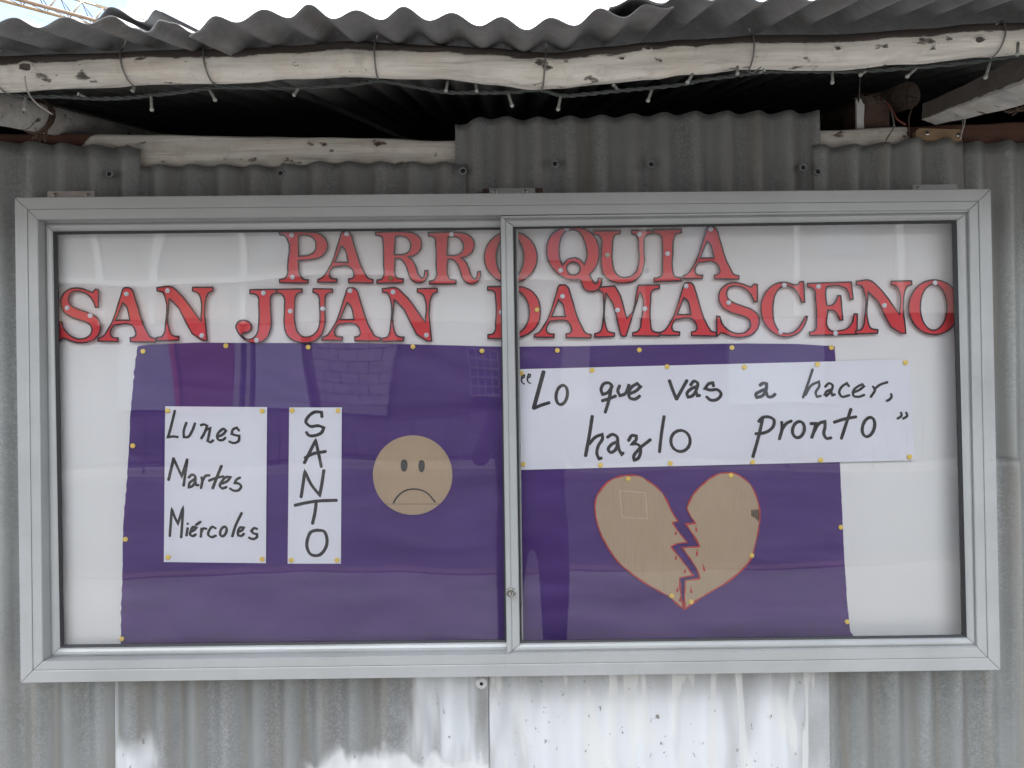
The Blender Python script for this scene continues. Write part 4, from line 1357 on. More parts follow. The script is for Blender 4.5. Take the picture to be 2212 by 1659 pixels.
def stroke_set(strokes, conv, hw, yf):
    parts = []
    for k, st_ in enumerate(strokes):
        h = hw
        closed = False
        if isinstance(st_, tuple):          # (points, half width) or ('o', cx, cy, rx, ry, slant)
            if st_[0] == 'o':
                _, cx, cy, rx, ry, sl = st_
                pl = [(cx + rx * math.cos(a) - sl * ry * math.sin(a), cy + ry * math.sin(a)) for a in [2 * math.pi * q / 14 - 1.9 for q in range(15)]]
            else:
                pl, h = st_
        else:
            pl = st_
        sm = catmull(pl, sub=6, corner=75)
        n = len(sm)
        P, hs = [], []
        for i, p in enumerate(sm):
            u, v = conv(p.x, p.y)
            w = at(u, v, -0.034)
            P.append((w.x, w.z))
            d = (sm[min(i+1, n-1)] - sm[max(i-1, 0)])
            ang = math.atan2(d.y, d.x)
            hs.append(h * 0.97 * (0.86 + 0.22 * abs(math.sin(ang - 0.6)) + 0.10 * mnoise.noise(Vector((p.x * 0.05, p.y * 0.05, k)))))
        parts.append(ribbon(P, hs, lambda x, z, k=k: yf(x, z) - 0.0005 - 0.00006 * (k % 5)))
    return merge(parts)

def word(nm, strokes, conv, hw, yf, parent):
    V, F = stroke_set(strokes, conv, hw, yf)
    return mk(nm, V, face_cam(V, F), M_INK, parent)

CL = lambda x, y: (219.4 + 0.2728 * x, 822.9 + 0.2728 * y)
yf = paper_fn(-0.0335, 1.0)
p1 = paper('paper_sheet', [(357, 877.5), (577, 879.5), (574.5, 1216.5), (354, 1214)], yf, M_PAPER)
tag(p1, 'white paper listing Lunes, Martes and Miércoles in black marker', 'paper')
HW = 0.0028
word('handwritten_word', [
 [(580,235),(560,320),(530,430),(525,445),(575,440),(605,445)],
 [(672,330),(650,400),(652,445),(680,445),(715,400),(740,335)],
 [(785,350),(815,345),(835,355),(820,400),(790,455)], [(800,440),(840,380),(860,375),(850,430),(840,475),(860,485),(885,470)],
 [(925,440),(965,420),(985,395),(970,380),(935,400),(915,440),(925,465),(965,465),(980,450)],
 [(1090,395),(1070,370),(1040,385),(1030,420),(1060,430),(1090,435),(1085,475),(1045,492),(1010,480)]], CL, HW, yf, p1)
word('handwritten_word', [
 ([(530,785),(550,700),(570,612)], 0.0031), [(570,612),(600,680),(635,755),(680,615),(665,720),(650,830)],
 [(690,765),(718,742),(738,752),(742,790),(715,835),(692,842),(695,812),(740,775)], [(742,795),(752,825),(770,825)],
 [(792,762),(797,792),(787,850)], [(797,795),(828,750),(855,748)],
 ([(950,672),(910,770),(880,850)], 0.0031), [(850,790),(900,770),(965,755)],
 [(945,815),(1000,790),(1020,762),(990,760),(950,800),(937,832),(955,850),(990,840)],
 [(1098,765),(1070,780),(1055,808),(1090,815),(1105,832),(1085,865),(1045,868),(1015,850)]], CL, HW, yf, p1)
word('handwritten_word', [
 [(540,1230),(548,1120),(556,1015),(580,1080),(605,1130),(645,1000),(640,1100),(630,1240)],
 [(682,1165),(672,1225)], [(681,1128),(684,1133)],
 [(705,1195),(735,1180),(750,1162),(730,1155),(706,1190),(702,1218),(725,1228),(747,1214)], [(748,1140),(785,1115)],
 [(792,1168),(786,1235)], [(792,1192),(810,1167),(832,1172)],
 [(905,1168),(880,1155),(852,1185),(845,1218),(870,1236),(907,1225)],
 ('o', 965, 1192, 24, 38, 0.25), ([(1110,1045),(1060,1150),(1035,1232)], 0.0029),
 [(1080,1197),(1115,1180),(1125,1162),(1100,1160),(1079,1200),(1082,1224),(1110,1226),(1127,1210)],
 [(1232,1172),(1210,1165),(1186,1188),(1200,1205),(1230,1212),(1230,1235),(1200,1252),(1165,1240)]], CL, HW, yf, p1)
yf2 = paper_fn(-0.0335, 2.0)
p2 = paper('paper_sheet', [(625, 880), (738.5, 880), (736.5, 1217.5), (621.5, 1217.5)], yf2, M_PAPER, nx=8)
tag(p2, 'narrow white paper strip with SANTO written downwards in marker', 'paper')
word('handwritten_word', [
 [(1745,285),(1742,248),(1690,246),(1640,280),(1618,325),(1650,358),(1720,355),(1760,370),(1745,405),(1690,432),(1640,430),(1620,405)],
 [(1605,650),(1650,560),(1695,470),(1715,560),(1740,680)], [(1610,610),(1660,582),(1775,558)],
 [(1580,920),(1595,820),(1610,715),(1660,820),(1727,905),(1745,810),(1760,708)],
 [(1530,985),(1610,967),(1700,952),(1862,945)], [(1700,955),(1690,1040),(1670,1130)],
 [(1700,1183),(1760,1190),(1785,1250),(1775,1320),(1720,1380),(1660,1375),(1628,1320),(1632,1250),(1660,1195),(1712,1180)]], CL, 0.0034, yf2, p2)

# banner of taped sheets
bn = empty('paper_banner', at(1550, 1010, -0.034), 'long white banner of joined sheets with a handwritten quotation', 'banner')
yf3 = paper_fn(-0.0345, 3.0, 0.0011)
def btop(px): return 797.5 + (776.5 - 797.5) * (px - 1122) / (1963 - 1122)
def bbot(px): return 1015 + (994 - 1015) * (px - 1122) / (1975 - 1122)
cuts = [1118, 1292, 1442, 1610, 1773, None]
for k in range(5):
    a = cuts[k]; b = cuts[k + 1]
    off = 0.0004 * (k % 2)
    if b is None: qd = [(a, btop(a)), (1963, 776.5), (1976, 994), (a + 8, bbot(a + 8))]
    else:
        a2 = a + (8 if k else 2)
        b1, b2 = b + 3, b + 12
        qd = [(a, btop(a)), (b1, btop(b1)), (b2, bbot(b2)), (a2, bbot(a2))]
    paper('paper_sheet', qd, (lambda x, z, o=off: yf3(x, z) + o), M_PAPER2, bn, nx=8, nz=10)
BL_ = lambda x, y: (1086.2 + 0.2232 * x, 757.1 + 0.2232 * y)
BR_ = lambda x, y: (1525.1 + 0.2232 * x, 757.1 + 0.2232 * y)
yfi = lambda x, z: yf3(x, z) - 0.0002
HB = 0.0034
def sh(pl, dx, dy): return [(x + dx, y + dy) for x, y in pl]
qe = [(180,272),(205,258),(208,238),(192,234),(181,270),(186,308),(210,325)]
word('handwritten_word', [(qe, 0.0017), (sh(qe, 58, -5), 0.0017), ([(395,205),(350,370),(298,560)], 0.0042), ([(298,560),(370,530),(450,505)], 0.0036), ('o', 570, 430, 54, 93, 0.12)], BL_, HB, yfi, bn)
word('handwritten_word', [[(1060,350),(1030,315),(980,320),(950,380),(965,425),(1010,410),(1055,352)], [(1052,345),(1020,500),(990,600)], [(960,487),(1030,465),(1092,440)],
 [(1130,340),(1112,390),(1132,437),(1180,420),(1220,332)], [(1220,420),(1290,390),(1330,350),(1300,320),(1250,350),(1220,400),(1230,460),(1280,470),(1325,440)]], BL_, HB, yfi, bn)
word('handwritten_word', [([(1610,290),(1650,400),(1680,472)], 0.0037), ([(1680,472),(1730,380),(1780,290)], 0.0035),
 [(1815,335),(1850,297),(1880,310),(1870,380),(1830,440),(1792,452),(1780,420),(1820,372),(1868,350)], [(1866,390),(1880,438),(1905,435)],
 [(2037,345),(2030,312),(1990,322),(1955,368),(2000,382),(2080,382),(2110,420),(2080,468),(2010,480),(1968,447)]], BL_, HB, yfi, bn)
word('handwritten_word', [([(865,635),(840,800),(800,1020)], 0.0037), [(835,905),(900,835),(960,812),(965,840),(920,930),(910,1000),(930,1048),(955,1040)],
 [(1010,840),(1060,812),(1100,830),(1110,900),(1080,970),(1040,985),(1020,960),(1050,910),(1100,885)], [(1113,900),(1125,960),(1150,1005),(1165,990)],
 [(1215,872),(1250,822),(1290,827),(1290,860),(1250,905),(1285,902),(1322,922),(1332,980),(1300,1050),(1272,1060),(1265,1030),(1310,962),(1428,862)],
 [(1560,637),(1535,800),(1515,983)], ('o', 1718, 875, 93, 102, 0.0)], BL_, HB, yfi, bn)
word('handwritten_word', [[(520,337),(550,316),(585,322),(580,380),(540,440),(490,455),(480,430),(530,392),(583,372)], ([(580,400),(602,448),(640,445),(668,422)], 0.0034)], BR_, HB, yfi, bn)
word('handwritten_word', [[(1030,182),(985,320),(938,455)], [(960,432),(1020,335),(1090,302),(1095,340),(1060,410),(1072,448),(1110,440)],
 [(1150,352),(1190,317),(1220,332),(1210,390),(1162,440),(1146,430),(1160,402),(1208,378)], [(1210,400),(1220,434),(1245,425)],
 [(1380,347),(1360,317),(1312,350),(1287,408),(1310,445),(1385,433)], [(1420,407),(1480,382),(1525,347),(1510,327),(1460,352),(1421,397),(1427,440),(1470,448),(1530,430)],
 [(1610,347),(1630,372),(1592,450)], [(1625,377),(1680,332),(1753,307)], [(1788,420),(1793,445),(1775,473),(1745,488)]], BR_, 0.0027, yfi, bn)
word('handwritten_word', [[(507,687),(540,652),(600,642),(655,672),(650,730),(600,780),(530,802),(477,805)], [(545,662),(510,820),(452,1028)],
 [(730,692),(735,740),(707,858)], [(735,762),(780,702),(825,682)], ('o', 893, 765, 57, 78, 0.12),
 [(1010,707),(1060,707),(1050,760),(1022,843)], [(1040,792),(1100,702),(1150,687),(1150,740),(1140,810),(1165,850),(1210,845)],
 [(1400,567),(1370,660),(1307,853)], [(1237,695),(1340,662),(1450,642)], ('o', 1570, 740, 58, 93, 0.18),
 ([(1885,600),(1890,630),(1850,660)], 0.0026), ([(1935,600),(1945,630),(1905,660)], 0.0026)], BR_, HB, yfi, bn)

# ------------------------------------------------------------------ cardboard face
YK = -0.0345
def wp(px, py, Y=YK):
    p = at(px, py, Y); return (p.x, p.z)
FZ = lambda x, y: (779.0 + 0.12568 * x, 921.6 + 0.12568 * y)
fpts = []
for k in range(72):
    a = 2 * math.pi * k / 72
    r = 683 * (1 + 0.006 * mnoise.noise(Vector((math.cos(a) * 2, math.sin(a) * 2, 3))))
    fpts.append(wp(*FZ(893 + r * math.cos(a), 833 + r * math.sin(a))))
V, F = solid([fpts], YK, YK + 0.0038)
face = fix_normals(mk('cardboard_face', V, F, M_CARD))
tag(face, 'round cardboard sad face with black eyes and downturned mouth', 'face')
for cx, cy, w in ((748, 672, 1.0), (1048, 682, 0.95)):
    el_ = [(cx - 30 * w, cy - 100), (cx + 20 * w, cy - 103), (cx + 50 * w, cy - 75), (cx + 58 * w, cy), (cx + 45 * w, cy + 65), (cx + 8 * w, cy + 103), (cx - 35 * w, cy + 85), (cx - 57 * w, cy + 20), (cx - 52 * w, cy - 60)]
    P = [wp(*FZ(p.x, p.y), YK) for p in catmull(el_, closed=True, sub=4, corner=90)]
    V, F = solid([P], YK - 0.0004, YK - 0.0002)
    fix_normals(mk('eye', V, F, M_INK, face))
V, F = stroke_set([([(565,1310),(620,1220),(720,1125),(830,1080),(920,1072),(1040,1090),(1150,1145),(1220,1220),(1285,1300)], 0.0017)], FZ, 0.0017, lambda x, z: YK)
mk('mouth', V, face_cam(V, F), M_INK, face)
P = [wp(*FZ(430, 1330)), wp(*FZ(1345, 1330))]
V, F = ribbon(P, 0.0007, lambda x, z: YK - 0.00025)
mk('crease', V, face_cam(V, F), M_CARD_EDGE, face)

# ------------------------------------------------------------------ broken heart
HZ = lambda x, y: (1234.4 + 0.215 * x, 987.5 + 0.215 * y)
heart_l = [(600,178),(680,185),(770,235),(850,290),(920,365),(965,440),(1000,520),(1040,590),(1080,645),(1020,660),(1060,720),(1170,860),(1060,875),(1005,900),(1080,990),(1150,1080),(1225,1190),(1090,1215),(1100,1350),(1130,1530),(1060,1480),(1000,1420),(880,1350),(740,1270),(600,1170),(470,1060),(370,920),(290,770),(245,620),(235,460),(250,390),(290,330),(380,235),(470,195)]
heart_r = [(1560,153),(1640,160),(1720,200),(1790,260),(1845,350),(1880,450),(1897,560),(1885,720),(1850,880),(1815,1010),(1700,1150),(1580,1250),(1430,1340),(1250,1450),(1137,1535),(1132,1440),(1142,1240),(1285,1215),(1270,1160),(1180,1010),(1105,905),(1285,895),(1225,790),(1145,670),(1240,660),(1190,590),(1155,520),(1170,470),(1210,390),(1290,295),(1400,205),(1480,165)]
drops = {0: [(1050,740,1045,775),(1050,985,1048,1025),(1145,1125,1135,1160),(1075,1300,1058,1350),(1095,1395,1090,1445)],
         1: [(1250,690,1255,740),(1265,925,1258,985),(1318,1075,1335,1140),(1195,1300,1205,1360)]}
for hi_, (pl, lb) in enumerate(((heart_l, 'cardboard heart half with a square mark, red edge and zigzag break'), (heart_r, 'cardboard heart half with a torn side patch, red edge and zigzag break'))):
    sm = catmull(pl, closed=True, sub=5, corner=35)
    P = [wp(*HZ(p.x, p.y)) for p in sm]
    V, F = solid([P], YK, YK + 0.0038)
    h = fix_normals(mk('heart_half', V, F, M_CARD))
    tag(h, lb, 'heart', 'two halves of the broken cardboard heart')
    n = len(P)
    area = sum(P[i][0] * P[(i+1) % n][1] - P[(i+1) % n][0] * P[i][1] for i in range(n))
    sg = 1 if area > 0 else -1
    Q = []
    for i in range(n):
        t = (Vector(P[(i+1) % n]) - Vector(P[i-1])).normalized()
        Q.append(Vector(P[i]) + Vector((-t.y, t.x)) * sg * 0.0009)
    hw = [0.0015 * (1 + 0.9 * mnoise.noise(Vector((q.x * 60, q.y * 60, 4)))) for q in Q]
    V, F = ribbon(Q, hw, lambda x, z: YK - 0.0003, closed=True)
    mk('red_edge_line', V, face_cam(V, F), M_REDMARK, h)
    for a, b, c, d in drops[hi_]:
        V, F = stroke_set([([(a, b), ((a*2 + c) / 3, (b*2 + d) / 3)], 0.0009), ([((a + c) / 2, (b + d) / 2), (c, d)], 0.0021)], HZ, 0.001, lambda x, z: YK)
        mk('red_drop', V, face_cam(V, F), M_REDMARK, h)
    if hi_ == 0:
        V, F = ribbon([wp(*HZ(*p)) for p in ((480,335),(745,360),(762,620),(510,600))], 0.0008, lambda x, z: YK - 0.0002, closed=True)
        mk('pressed_square', V, face_cam(V, F), plain('pale_cardboard_mark', (0.62, 0.52, 0.40), 0.8), h)
    else:
        P = [wp(*HZ(*p)) for p in ((1805,535),(1890,520),(1893,600),(1880,655),(1845,610),(1810,595))]
        V, F = solid([P], YK - 0.0002, YK)
        tp = fix_normals(mk('torn_patch', V, F, M_CARD_EDGE, h))
        for k in range(5):
            x = 1812 + k * 17
            V, F = ribbon([wp(*HZ(x, 530)), wp(*HZ(x, 592 + k * 9))], 0.0008, lambda x, z: YK - 0.0005)
            mk('fluting', V, face_cam(V, F), M_DARK if k == 0 else M_BARK, tp)

# ------------------------------------------------------------------ pins
PIN_N = 16
def pin_mesh(mat, nm):
    V, F = [], []
    prof = [(0.0050, 0.001), (0.0052, -0.0006), (0.0048, -0.0013), (0.003, -0.0017), (0.0008, -0.0018)]
    for r, y in prof:
        for j in range(PIN_N):
            a = 2 * math.pi * j / PIN_N
            V.append((math.cos(a) * r, y, math.sin(a) * r))
    for i in range(len(prof) - 1):
        for j in range(PIN_N): F.append((i*PIN_N+j, i*PIN_N+(j+1) % PIN_N, (i+1)*PIN_N+(j+1) % PIN_N, (i+1)*PIN_N+j))
    F.append(tuple((len(prof)-1)*PIN_N + j for j in range(PIN_N)))
    me = bpy.data.meshes.new(nm); me.from_pydata(V, [], F); me.materials.append(mat)
    bm = bmesh.new(); bm.from_mesh(me); bmesh.ops.recalc_face_normals(bm, faces=bm.faces); bm.to_mesh(me); bm.free()
    me.polygons.foreach_set('use_smooth', [True] * len(me.polygons))
    return me
PM = {'w': pin_mesh(M_WPIN, 'white_pin'), 'y': pin_mesh(M_YPIN, 'yellow_pin'), 'b': pin_mesh(M_BPIN, 'brown_pin'), 'g': pin_mesh(M_GPIN, 'green_pin')}
def pin(kind, px, py, Y, label, group):
    o = bpy.data.objects.new('push_pin', PM[kind])
    COL.objects.link(o)
    o.location = at(px, py, Y)
    o.rotation_euler = (random.uniform(-.06, .06), random.uniform(0, 3), random.uniform(-.06, .06))
    tag(o, label, 'pin', group)
GW, GY = 'round pins holding the red letters', 'yellow round pins on cloth and papers'
YW = -0.0375
for px, py, w in [(145,665,'S of SAN, on its upper curve'),(195,682,'S of SAN, on its lower curve'),(273,635,'A of SAN'),(362,628,'N of SAN, at its top'),(436,725,'N of SAN, at its foot'),(569,633,'J of JUAN, at its top'),(554,735,'J of JUAN, at its foot'),(630,508,'P of PARROQUIA, at its top'),(632,599,'P of PARROQUIA, at its foot'),
                  (749,505,'first A of PARROQUIA'),(975,506,'second R of PARROQUIA'),(627,672,'U of JUAN, on its thick stem'),(697,667,'U of JUAN, on its thin stem'),(756,628,'A of JUAN'),(849,631,'N of JUAN, at its top'),(921,724,'N of JUAN, at its foot'),
                  (1083,675,'D of DAMASCENO'),(1224,495,'Q of PARROQUIA, at its top'),(1211,584,'Q of PARROQUIA, near its loop'),(1381,506,'U of PARROQUIA'),(1442,548,'I of PARROQUIA'),(1535,495,'last A of PARROQUIA'),(1215,640,'A before the M of DAMASCENO'),
                  (1334,670,'M of DAMASCENO, on its diagonal'),(1393,667,'M of DAMASCENO, on its thick stem'),(1482,618,'A after the M of DAMASCENO'),(1574,654,'S of DAMASCENO'),(1694,616,'C of DAMASCENO, at its top'),(1686,717,'C of DAMASCENO, at its foot'),(1768,619,'E of DAMASCENO, at its top'),(1805,720,'E of DAMASCENO, at its foot'),
                  (1910,660,'N of DAMASCENO'),(2020,611,'O of DAMASCENO')]:
    pin('w', px, py, YW, 'white round pin through the letter ' + w, GW)
pin('b', 844, 601, YW, 'dull brown pin at the foot of the first R of PARROQUIA', GW)
pin('g', 1312, 551, YW, 'greenish white pin on the thick stem of U in PARROQUIA', GW)
pin('y', 1160, 669, YW, 'yellow pin on the bowl of the letter D', GW)
pin('w', 1396, 585, -0.029, 'white pin stuck in the bare board between U and I', GW)
for px, py, w in ((488,747,'between the words SAN and JUAN'),(666,750,'under the U of JUAN'),(892,749,'under the N of JUAN'),(1041,758,'just before the D of DAMASCENO'),(1204,757,'under the A after D'),(1381,756,'under the M of DAMASCENO'),(1581,751,'under the S of DAMASCENO')):
    pin('y', px, py, -0.0335, 'yellow pin on the top hem of the purple cloth ' + w, GY)
pin('y', 309, 759, -0.0335, 'yellow pin at the frayed top corner of the purple cloth', GY)
pin('y', 1796, 751, -0.0335, 'yellow pin at the top corner of the purple cloth above the banner', GY)
for px, py, w in ((287,963,'level with the word Lunes'),(271,1165,'level with the word Miércoles'),(263,1380,'at its bottom corner')): pin('y', px, py, -0.0335, 'yellow pin on the frayed cloth edge ' + w, GY)
for px, py, w in ((1816,1139,'level with the heart'),(1830,1343,'near its bottom corner')): pin('y', px, py, -0.0335, 'yellow pin on the cloth edge below the banner, ' + w, GY)
for px, py, w in ((362,887,'top corner over the capital L'),(566,888,'top corner beside the SANTO strip'),(363,1204,'bottom corner towards the frayed hem'),(566,1208,'bottom corner beside the SANTO strip')): pin('y', px, py, -0.0355, 'yellow pin at the Lunes paper\'s %s' % w, GY)
for px, py, w in ((631,887,'top corner beside the Lunes paper'),(730,887,'top corner towards the sad face'),(629,1210,'bottom corner beside the Lunes paper'),(728,1210,'bottom corner below the sad face side')): pin('y', px, py, -0.0355, 'yellow pin at the SANTO strip\'s %s' % w, GY)
for px, py, w in ((1126,806,'beside the opening quote mark'),(1279,800,'between Lo and que'),(1441,792,'over the v of vas'),(1608,793,'between vas and a'),(1766,787,'over the h of hacer'),(1956,783,'at its corner past hacer')): pin('y', px, py, -0.0370, 'yellow pin on the top edge of the banner ' + w, GY)
for px, py, w in ((1130,1003,'at its corner by the stile'),(1297,1005,'under the h of hazlo'),(1448,1001,'under the lo of hazlo'),(1626,998,'under the p of pronto'),(1773,994,'under the n of pronto'),(1965,987,'at its corner past pronto')): pin('y', px, py, -0.0370, 'yellow pin on the bottom edge of the banner ' + w, GY)
for px, py, w in ((1357,1034,'top of the heart half with the square mark'),(1451,1287,'bottom of the heart half with the square mark'),(1579,1027,'top of the heart half with the torn patch'),(1624,1200,'rounded side of the heart half with the torn patch'),(1493,1300,'bottom of the heart half with the torn patch')):
    pin('y', px, py, -0.0360, 'yellow pin at the ' + w, GY)

# ------------------------------------------------------------------ crane far behind
cr = empty('tower_crane', (-9, 111, 0), 'yellow lattice tower crane jib beyond the shed roof', 'crane')
HJ = 40.0
def jp(px, py, h=HJ):
    d = RM @ Vector(((px - IMW / 2) / FPX, 1.0, -(py - IMH / 2) / FPX))
    return CAM + d * ((h - CAM.z) / d.z)
Ca0, Ca1 = jp(44, 0), jp(205, 44)
dirj = (Ca1 - Ca0).normalized(); side = Vector((dirj.y, -dirj.x, 0))
c2 = jp(0, 0)
if (c2 - Ca0).dot(side) < 0: side = -side
off = (c2 - Ca0).dot(side)
# height of the top chord: it lies over the middle of the two lower chords
dT = RM @ Vector(((240 - IMW / 2) / FPX, 1.0, -(21.5 - IMH / 2) / FPX))
tT = (off * 0.5 + (Ca0 - CAM).dot(side)) / dT.dot(side)
HT = (CAM + dT * tT).z
start = Ca0 - dirj * 14
L = 70.0
A0 = start; B0 = start + side * off; T0 = start + side * off * 0.5 + Vector((0, 0, HT - HJ))
print('crane', off, HT)
def bar(nm, a, b, r, mat, n=6): tube(nm, [a, b], r, mat, cr, n=n)
bar('jib_chord', A0, A0 + dirj * L, 0.19, M_CRANE2); bar('jib_chord', B0, B0 + dirj * L, 0.17, M_CRANE); bar('jib_chord', T0, T0 + dirj * L, 0.10, M_CRANE)
st_ = 2.05
k = 0
while k * st_ < L - 3:
    a = A0 + dirj * k * st_; b = B0 + dirj * k * st_; t = T0 + dirj * (k + 0.5) * st_
    bar('jib_strut', a, t, 0.1, M_CRANE, 5)
    bar('jib_strut', t, a + dirj * st_, 0.06, M_CRANESTEEL, 5)
    bar('jib_strut', b, t, 0.06, M_CRANESTEEL, 5)
    bar('jib_strut', t, b + dirj * st_, 0.06, M_CRANESTEEL, 5)
    bar('jib_strut', a, b + dirj * st_, 0.05, M_CRANESTEEL, 5)
    if k % 3 == 0: bar('jib_strut', a, b, 0.06, M_CRANE2, 5)
    k += 1
pz = T0 + dirj * 0
cc = jp(228, 17, T0.z)
mtx = dirj
q = [cc - dirj * 0.9 + Vector((0, 0, -.12)), cc + dirj * 0.9 + Vector((0, 0, -.12)), cc + dirj * 0.9 + Vector((0, 0, .16)), cc - dirj * 0.9 + Vector((0, 0, .16))]
V = q + [p + side * 0.2 for p in q]
fix_normals(mk('name_plate', V, [(0,1,2,3),(7,6,5,4),(0,4,5,1),(1,5,6,2),(2,6,7,3),(3,7,4,0)], M_CRANE, cr))
bar('hoist_rope', jp(-60, -14, HJ - 1), jp(150, 66, HJ - 1), 0.02, M_CRANESTEEL, 5)
me_ = A0 + dirj * (L - 4)
for sx in (-0.8, 0.8):
    for sy in (-0.8, 0.8):
        bar('mast_leg', Vector((me_.x + sx, me_.y + sy, -0.17)), Vector((me_.x + sx, me_.y + sy, 42)), 0.12, M_CRANE)
for z in range(0, 42, 3):
    for sgn in (-1, 1):
        bar('mast_brace', Vector((me_.x - 0.8, me_.y - 0.8 * sgn, z)), Vector((me_.x + 0.8, me_.y - 0.8 * sgn, min(42, z + 3))), 0.05, M_CRANE, 5)

# ------------------------------------------------------------------ across the street (seen only as reflections in the panes)
YH = -17.4
hs = empty('street_house', (0, YH - 2, 0), 'pale street house with maroon door and grilled windows across the road', 'house')
def rx(px): return (px - IMW / 2) / FPX * (17.4 - 0.05 + 1.6)
def rz(py): return 1.55 - (py - IMH / 2 - 10) / FPX * 19.0
box('upper_wall', (-22, YH - 4, rz(690)), (22, YH, 7.2), M_CREAM, hs)
box('peach_band', (rx(-300), YH - 0.5, rz(680)), (rx(495), YH + 0.06, rz(612)), M_PEACH, hs)
box('white_ledge', (rx(-300), YH - 0.4, rz(604)), (rx(1500), YH + 0.3, rz(592)), M_WHITEP, hs)
for p in (220, 345, 520, 1385, 1720, 1960):
    box('pilaster', (rx(p), YH - 0.2, rz(690)), (rx(p + 14), YH + 0.12, 7.2), M_WHITEP, hs)
for a, b in ((560, 640), (1180, 1270), (1480, 1560), (1790, 1880)):
    w_ = box('window', (rx(a), YH - 0.1, rz(560)), (rx(b), YH + 0.04, rz(480)), M_GREYGATE, hs)
box('lower_wall', (-22, YH - 4, 0.0), (22, YH - 0.3, rz(690) - 0.003), M_BANK, hs)
box('grey_gate', (rx(270), YH - 0.25, rz(884)), (rx(386), YH, rz(692)), M_GREYGATE, hs)
box('red_post', (rx(388), YH - 0.25, rz(884)), (rx(397), YH + 0.05, rz(692)), plain('brick_red_post', (0.35, 0.06, 0.06), 0.8), hs)
box('maroon_door', (rx(399), YH - 0.25, rz(884)), (rx(497), YH - 0.05, rz(692)), M_MAROON, hs)
box('pale_post', (rx(500), YH - 0.25, rz(884)), (rx(514), YH, rz(692)), M_CREAM, hs)
box('pale_post', (rx(530), YH - 0.25, rz(884)), (rx(540), YH, rz(692)), M_CREAM, hs)
box('pale_wall_panel', (rx(556), YH - 0.25, rz(882)), (rx(676), YH + 0.02, rz(692)), M_GREYGATE, hs)
bh = (rz(692) - rz(884)) / 8
bw = (rx(855) - rx(702)) / 4
for r in range(8):
    for c_ in range(5):
        x0 = rx(702) + (c_ - (0.5 if r % 2 else 0)) * bw; x1 = x0 + bw - 0.02
        x0 = max(x0, rx(702)); x1 = min(x1, rx(855))
        if x1 - x0 > 0.05:
            box('block', (x0, YH - 0.28, rz(884) + r * bh), (x1, YH - 0.02, rz(884) + (r + 1) * bh - 0.02), M_BLOCK, hs)
wn = box('grilled_window', (rx(1010), YH - 0.28, rz(860)), (rx(1088), YH - 0.1, rz(750)), M_IRON, hs)
for k in range(5):
    x = rx(1010 + 78 * k / 4)
    box('grille_bar', (x - 0.02, YH - 0.09, rz(860)), (x + 0.02, YH - 0.05, rz(750)), M_BLOCK, wn)
for k in range(6):
    z = rz(860) + (rz(750) - rz(860)) * k / 5
    box('grille_bar', (rx(1010), YH - 0.049, z - 0.02), (rx(1088), YH - 0.02, z + 0.02), M_BLOCK, wn)
box('pale_wall_panel', (rx(1600), YH - 0.25, rz(884)), (rx(1790), YH + 0.02, rz(692)), M_GREYGATE, hs)
box('pale_wall_panel', (rx(1240), YH - 0.25, rz(884)), (rx(1300), YH + 0.02, rz(692)), M_CREAM, hs)
box('plinth', (-22, YH - 0.3, -0.1), (22, YH + 0.1, rz(890)), M_BANK, hs)
rl = empty('street_railing', (0, -13.6, 0), 'dark iron railing along the far pavement across the road', 'railing')
box('top_rail', (-9, -13.63, 1.02), (9, -13.57, 1.08), M_IRON, rl)
box('bottom_rail', (-9, -13.62, 0.12), (9, -13.58, 0.16), M_IRON, rl)
for k in range(61):
    x = -9 + k * 0.3
    box('baluster', (x - 0.015, -13.615, 0.0 if k % 6 == 0 else 0.16), (x + 0.015, -13.585, 1.02), M_IRON, rl)

# ------------------------------------------------------------------ the person taking the picture (mirrored faintly in the panes)
M_SHIRT = plain('dark_shirt_cloth', (0.03, 0.03, 0.045), 0.9, var=0.2, vscale=20)
M_SKIN = plain('skin', (0.36, 0.21, 0.15), 0.6, var=0.05, vscale=30)
M_TROUS = plain('dark_trouser_cloth', (0.02, 0.022, 0.035), 0.9, var=0.2, vscale=20)
M_HAIR = plain('dark_hair', (0.015, 0.012, 0.01), 0.6, var=0.3, vscale=80)
def skinned(name, joints, edges, radii, mat, parent):
    o = mk(name, joints, [], mat, parent, smooth=True)
    me = o.data
    org = WORLD_LOC[o]
    me.clear_geometry()
    me.from_pydata([Vector(j) - org for j in joints], edges, [])
    md = o.modifiers.new('Skin', 'SKIN'); md.use_smooth_shade = True
    o.modifiers.new('Subdivision', 'SUBSURF').levels = 2
    o.modifiers['Subdivision'].render_levels = 2
    if not me.skin_vertices: me.attributes  # layer is made by the modifier
    for v, q in zip(me.skin_vertices[0].data, radii): v.radius = q if isinstance(q, tuple) else (q, q)
    me.skin_vertices[0].data[0].use_root = True
    return o
PX, PY = 0.10, -2.12
per = empty('person', (PX, PY, 0), 'person in dark clothes holding up a phone before the notice case', 'person')
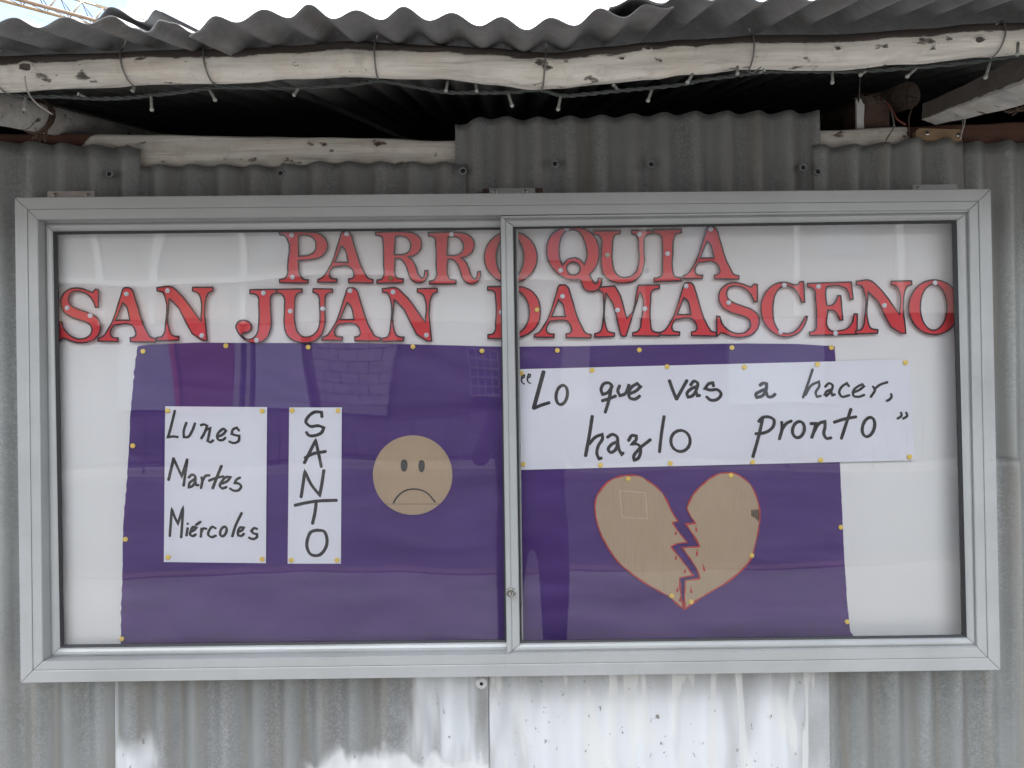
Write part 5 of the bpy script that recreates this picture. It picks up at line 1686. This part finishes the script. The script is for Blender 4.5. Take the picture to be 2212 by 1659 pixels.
J = [(PX, PY, 0.93), (PX, PY, 1.15), (PX, PY, 1.36), (PX, PY + 0.01, 1.45), (PX, PY + 0.02, 1.53), (PX, PY + 0.03, 1.62),
     (PX - 0.17, PY, 1.38), (PX - 0.24, PY + 0.10, 1.20), (PX - 0.145, PY + 0.425, 1.51),
     (PX + 0.17, PY, 1.38), (PX + 0.24, PY + 0.10, 1.20), (PX + 0.06, PY + 0.425, 1.51),
     (PX - 0.10, PY, 0.86), (PX - 0.11, PY + 0.02, 0.48), (PX - 0.12, PY - 0.02, 0.08), (PX - 0.13, PY + 0.12, 0.035),
     (PX + 0.10, PY, 0.86), (PX + 0.11, PY + 0.02, 0.48), (PX + 0.12, PY - 0.02, 0.08), (PX + 0.13, PY + 0.12, 0.035)]
Ed = [(0,1),(1,2),(2,3),(3,4),(4,5),(2,6),(6,7),(7,8),(2,9),(9,10),(10,11),(0,12),(12,13),(13,14),(14,15),(0,16),(16,17),(17,18),(18,19)]
Rd = [(0.15,0.11),(0.14,0.10),(0.16,0.10),0.06,0.055,0.075,0.06,0.042,0.028,0.06,0.042,0.028,0.085,0.06,0.042,0.035,0.085,0.06,0.042,0.035]
try:
    body = skinned('body', J, Ed, Rd, M_SHIRT, per)
except Exception as ex:
    print('person', ex)
    bpy.data.objects.remove(per)

ph = box('phone', (-0.035, -1.688, 1.492), (0.118, -1.680, 1.568), plain('phone_casing', (0.02, 0.02, 0.022), 0.3), None, bevel=0.002)
tag(ph, 'dark phone held up in front of the person', 'phone')
hd = at(0, 0, 0)
V, F = [], []
hc = Vector((PX, PY + 0.015, 1.63)); nn = 16
for i in range(7):
    th_ = math.radians(90 - i * 17)
    for j in range(nn):
        a = 2 * math.pi * j / nn
        rr = 0.098 * math.cos(th_)
        V.append((hc.x + math.cos(a) * rr * 0.85, hc.y + math.sin(a) * rr - (0.02 if i > 3 else 0), hc.z + 0.105 * math.sin(th_)))
for i in range(6):
    for j in range(nn): F.append((i*nn+j, i*nn+(j+1) % nn, (i+1)*nn+(j+1) % nn, (i+1)*nn+j))
fix_normals(mk('hair', V, F, M_HAIR, per, smooth=True))
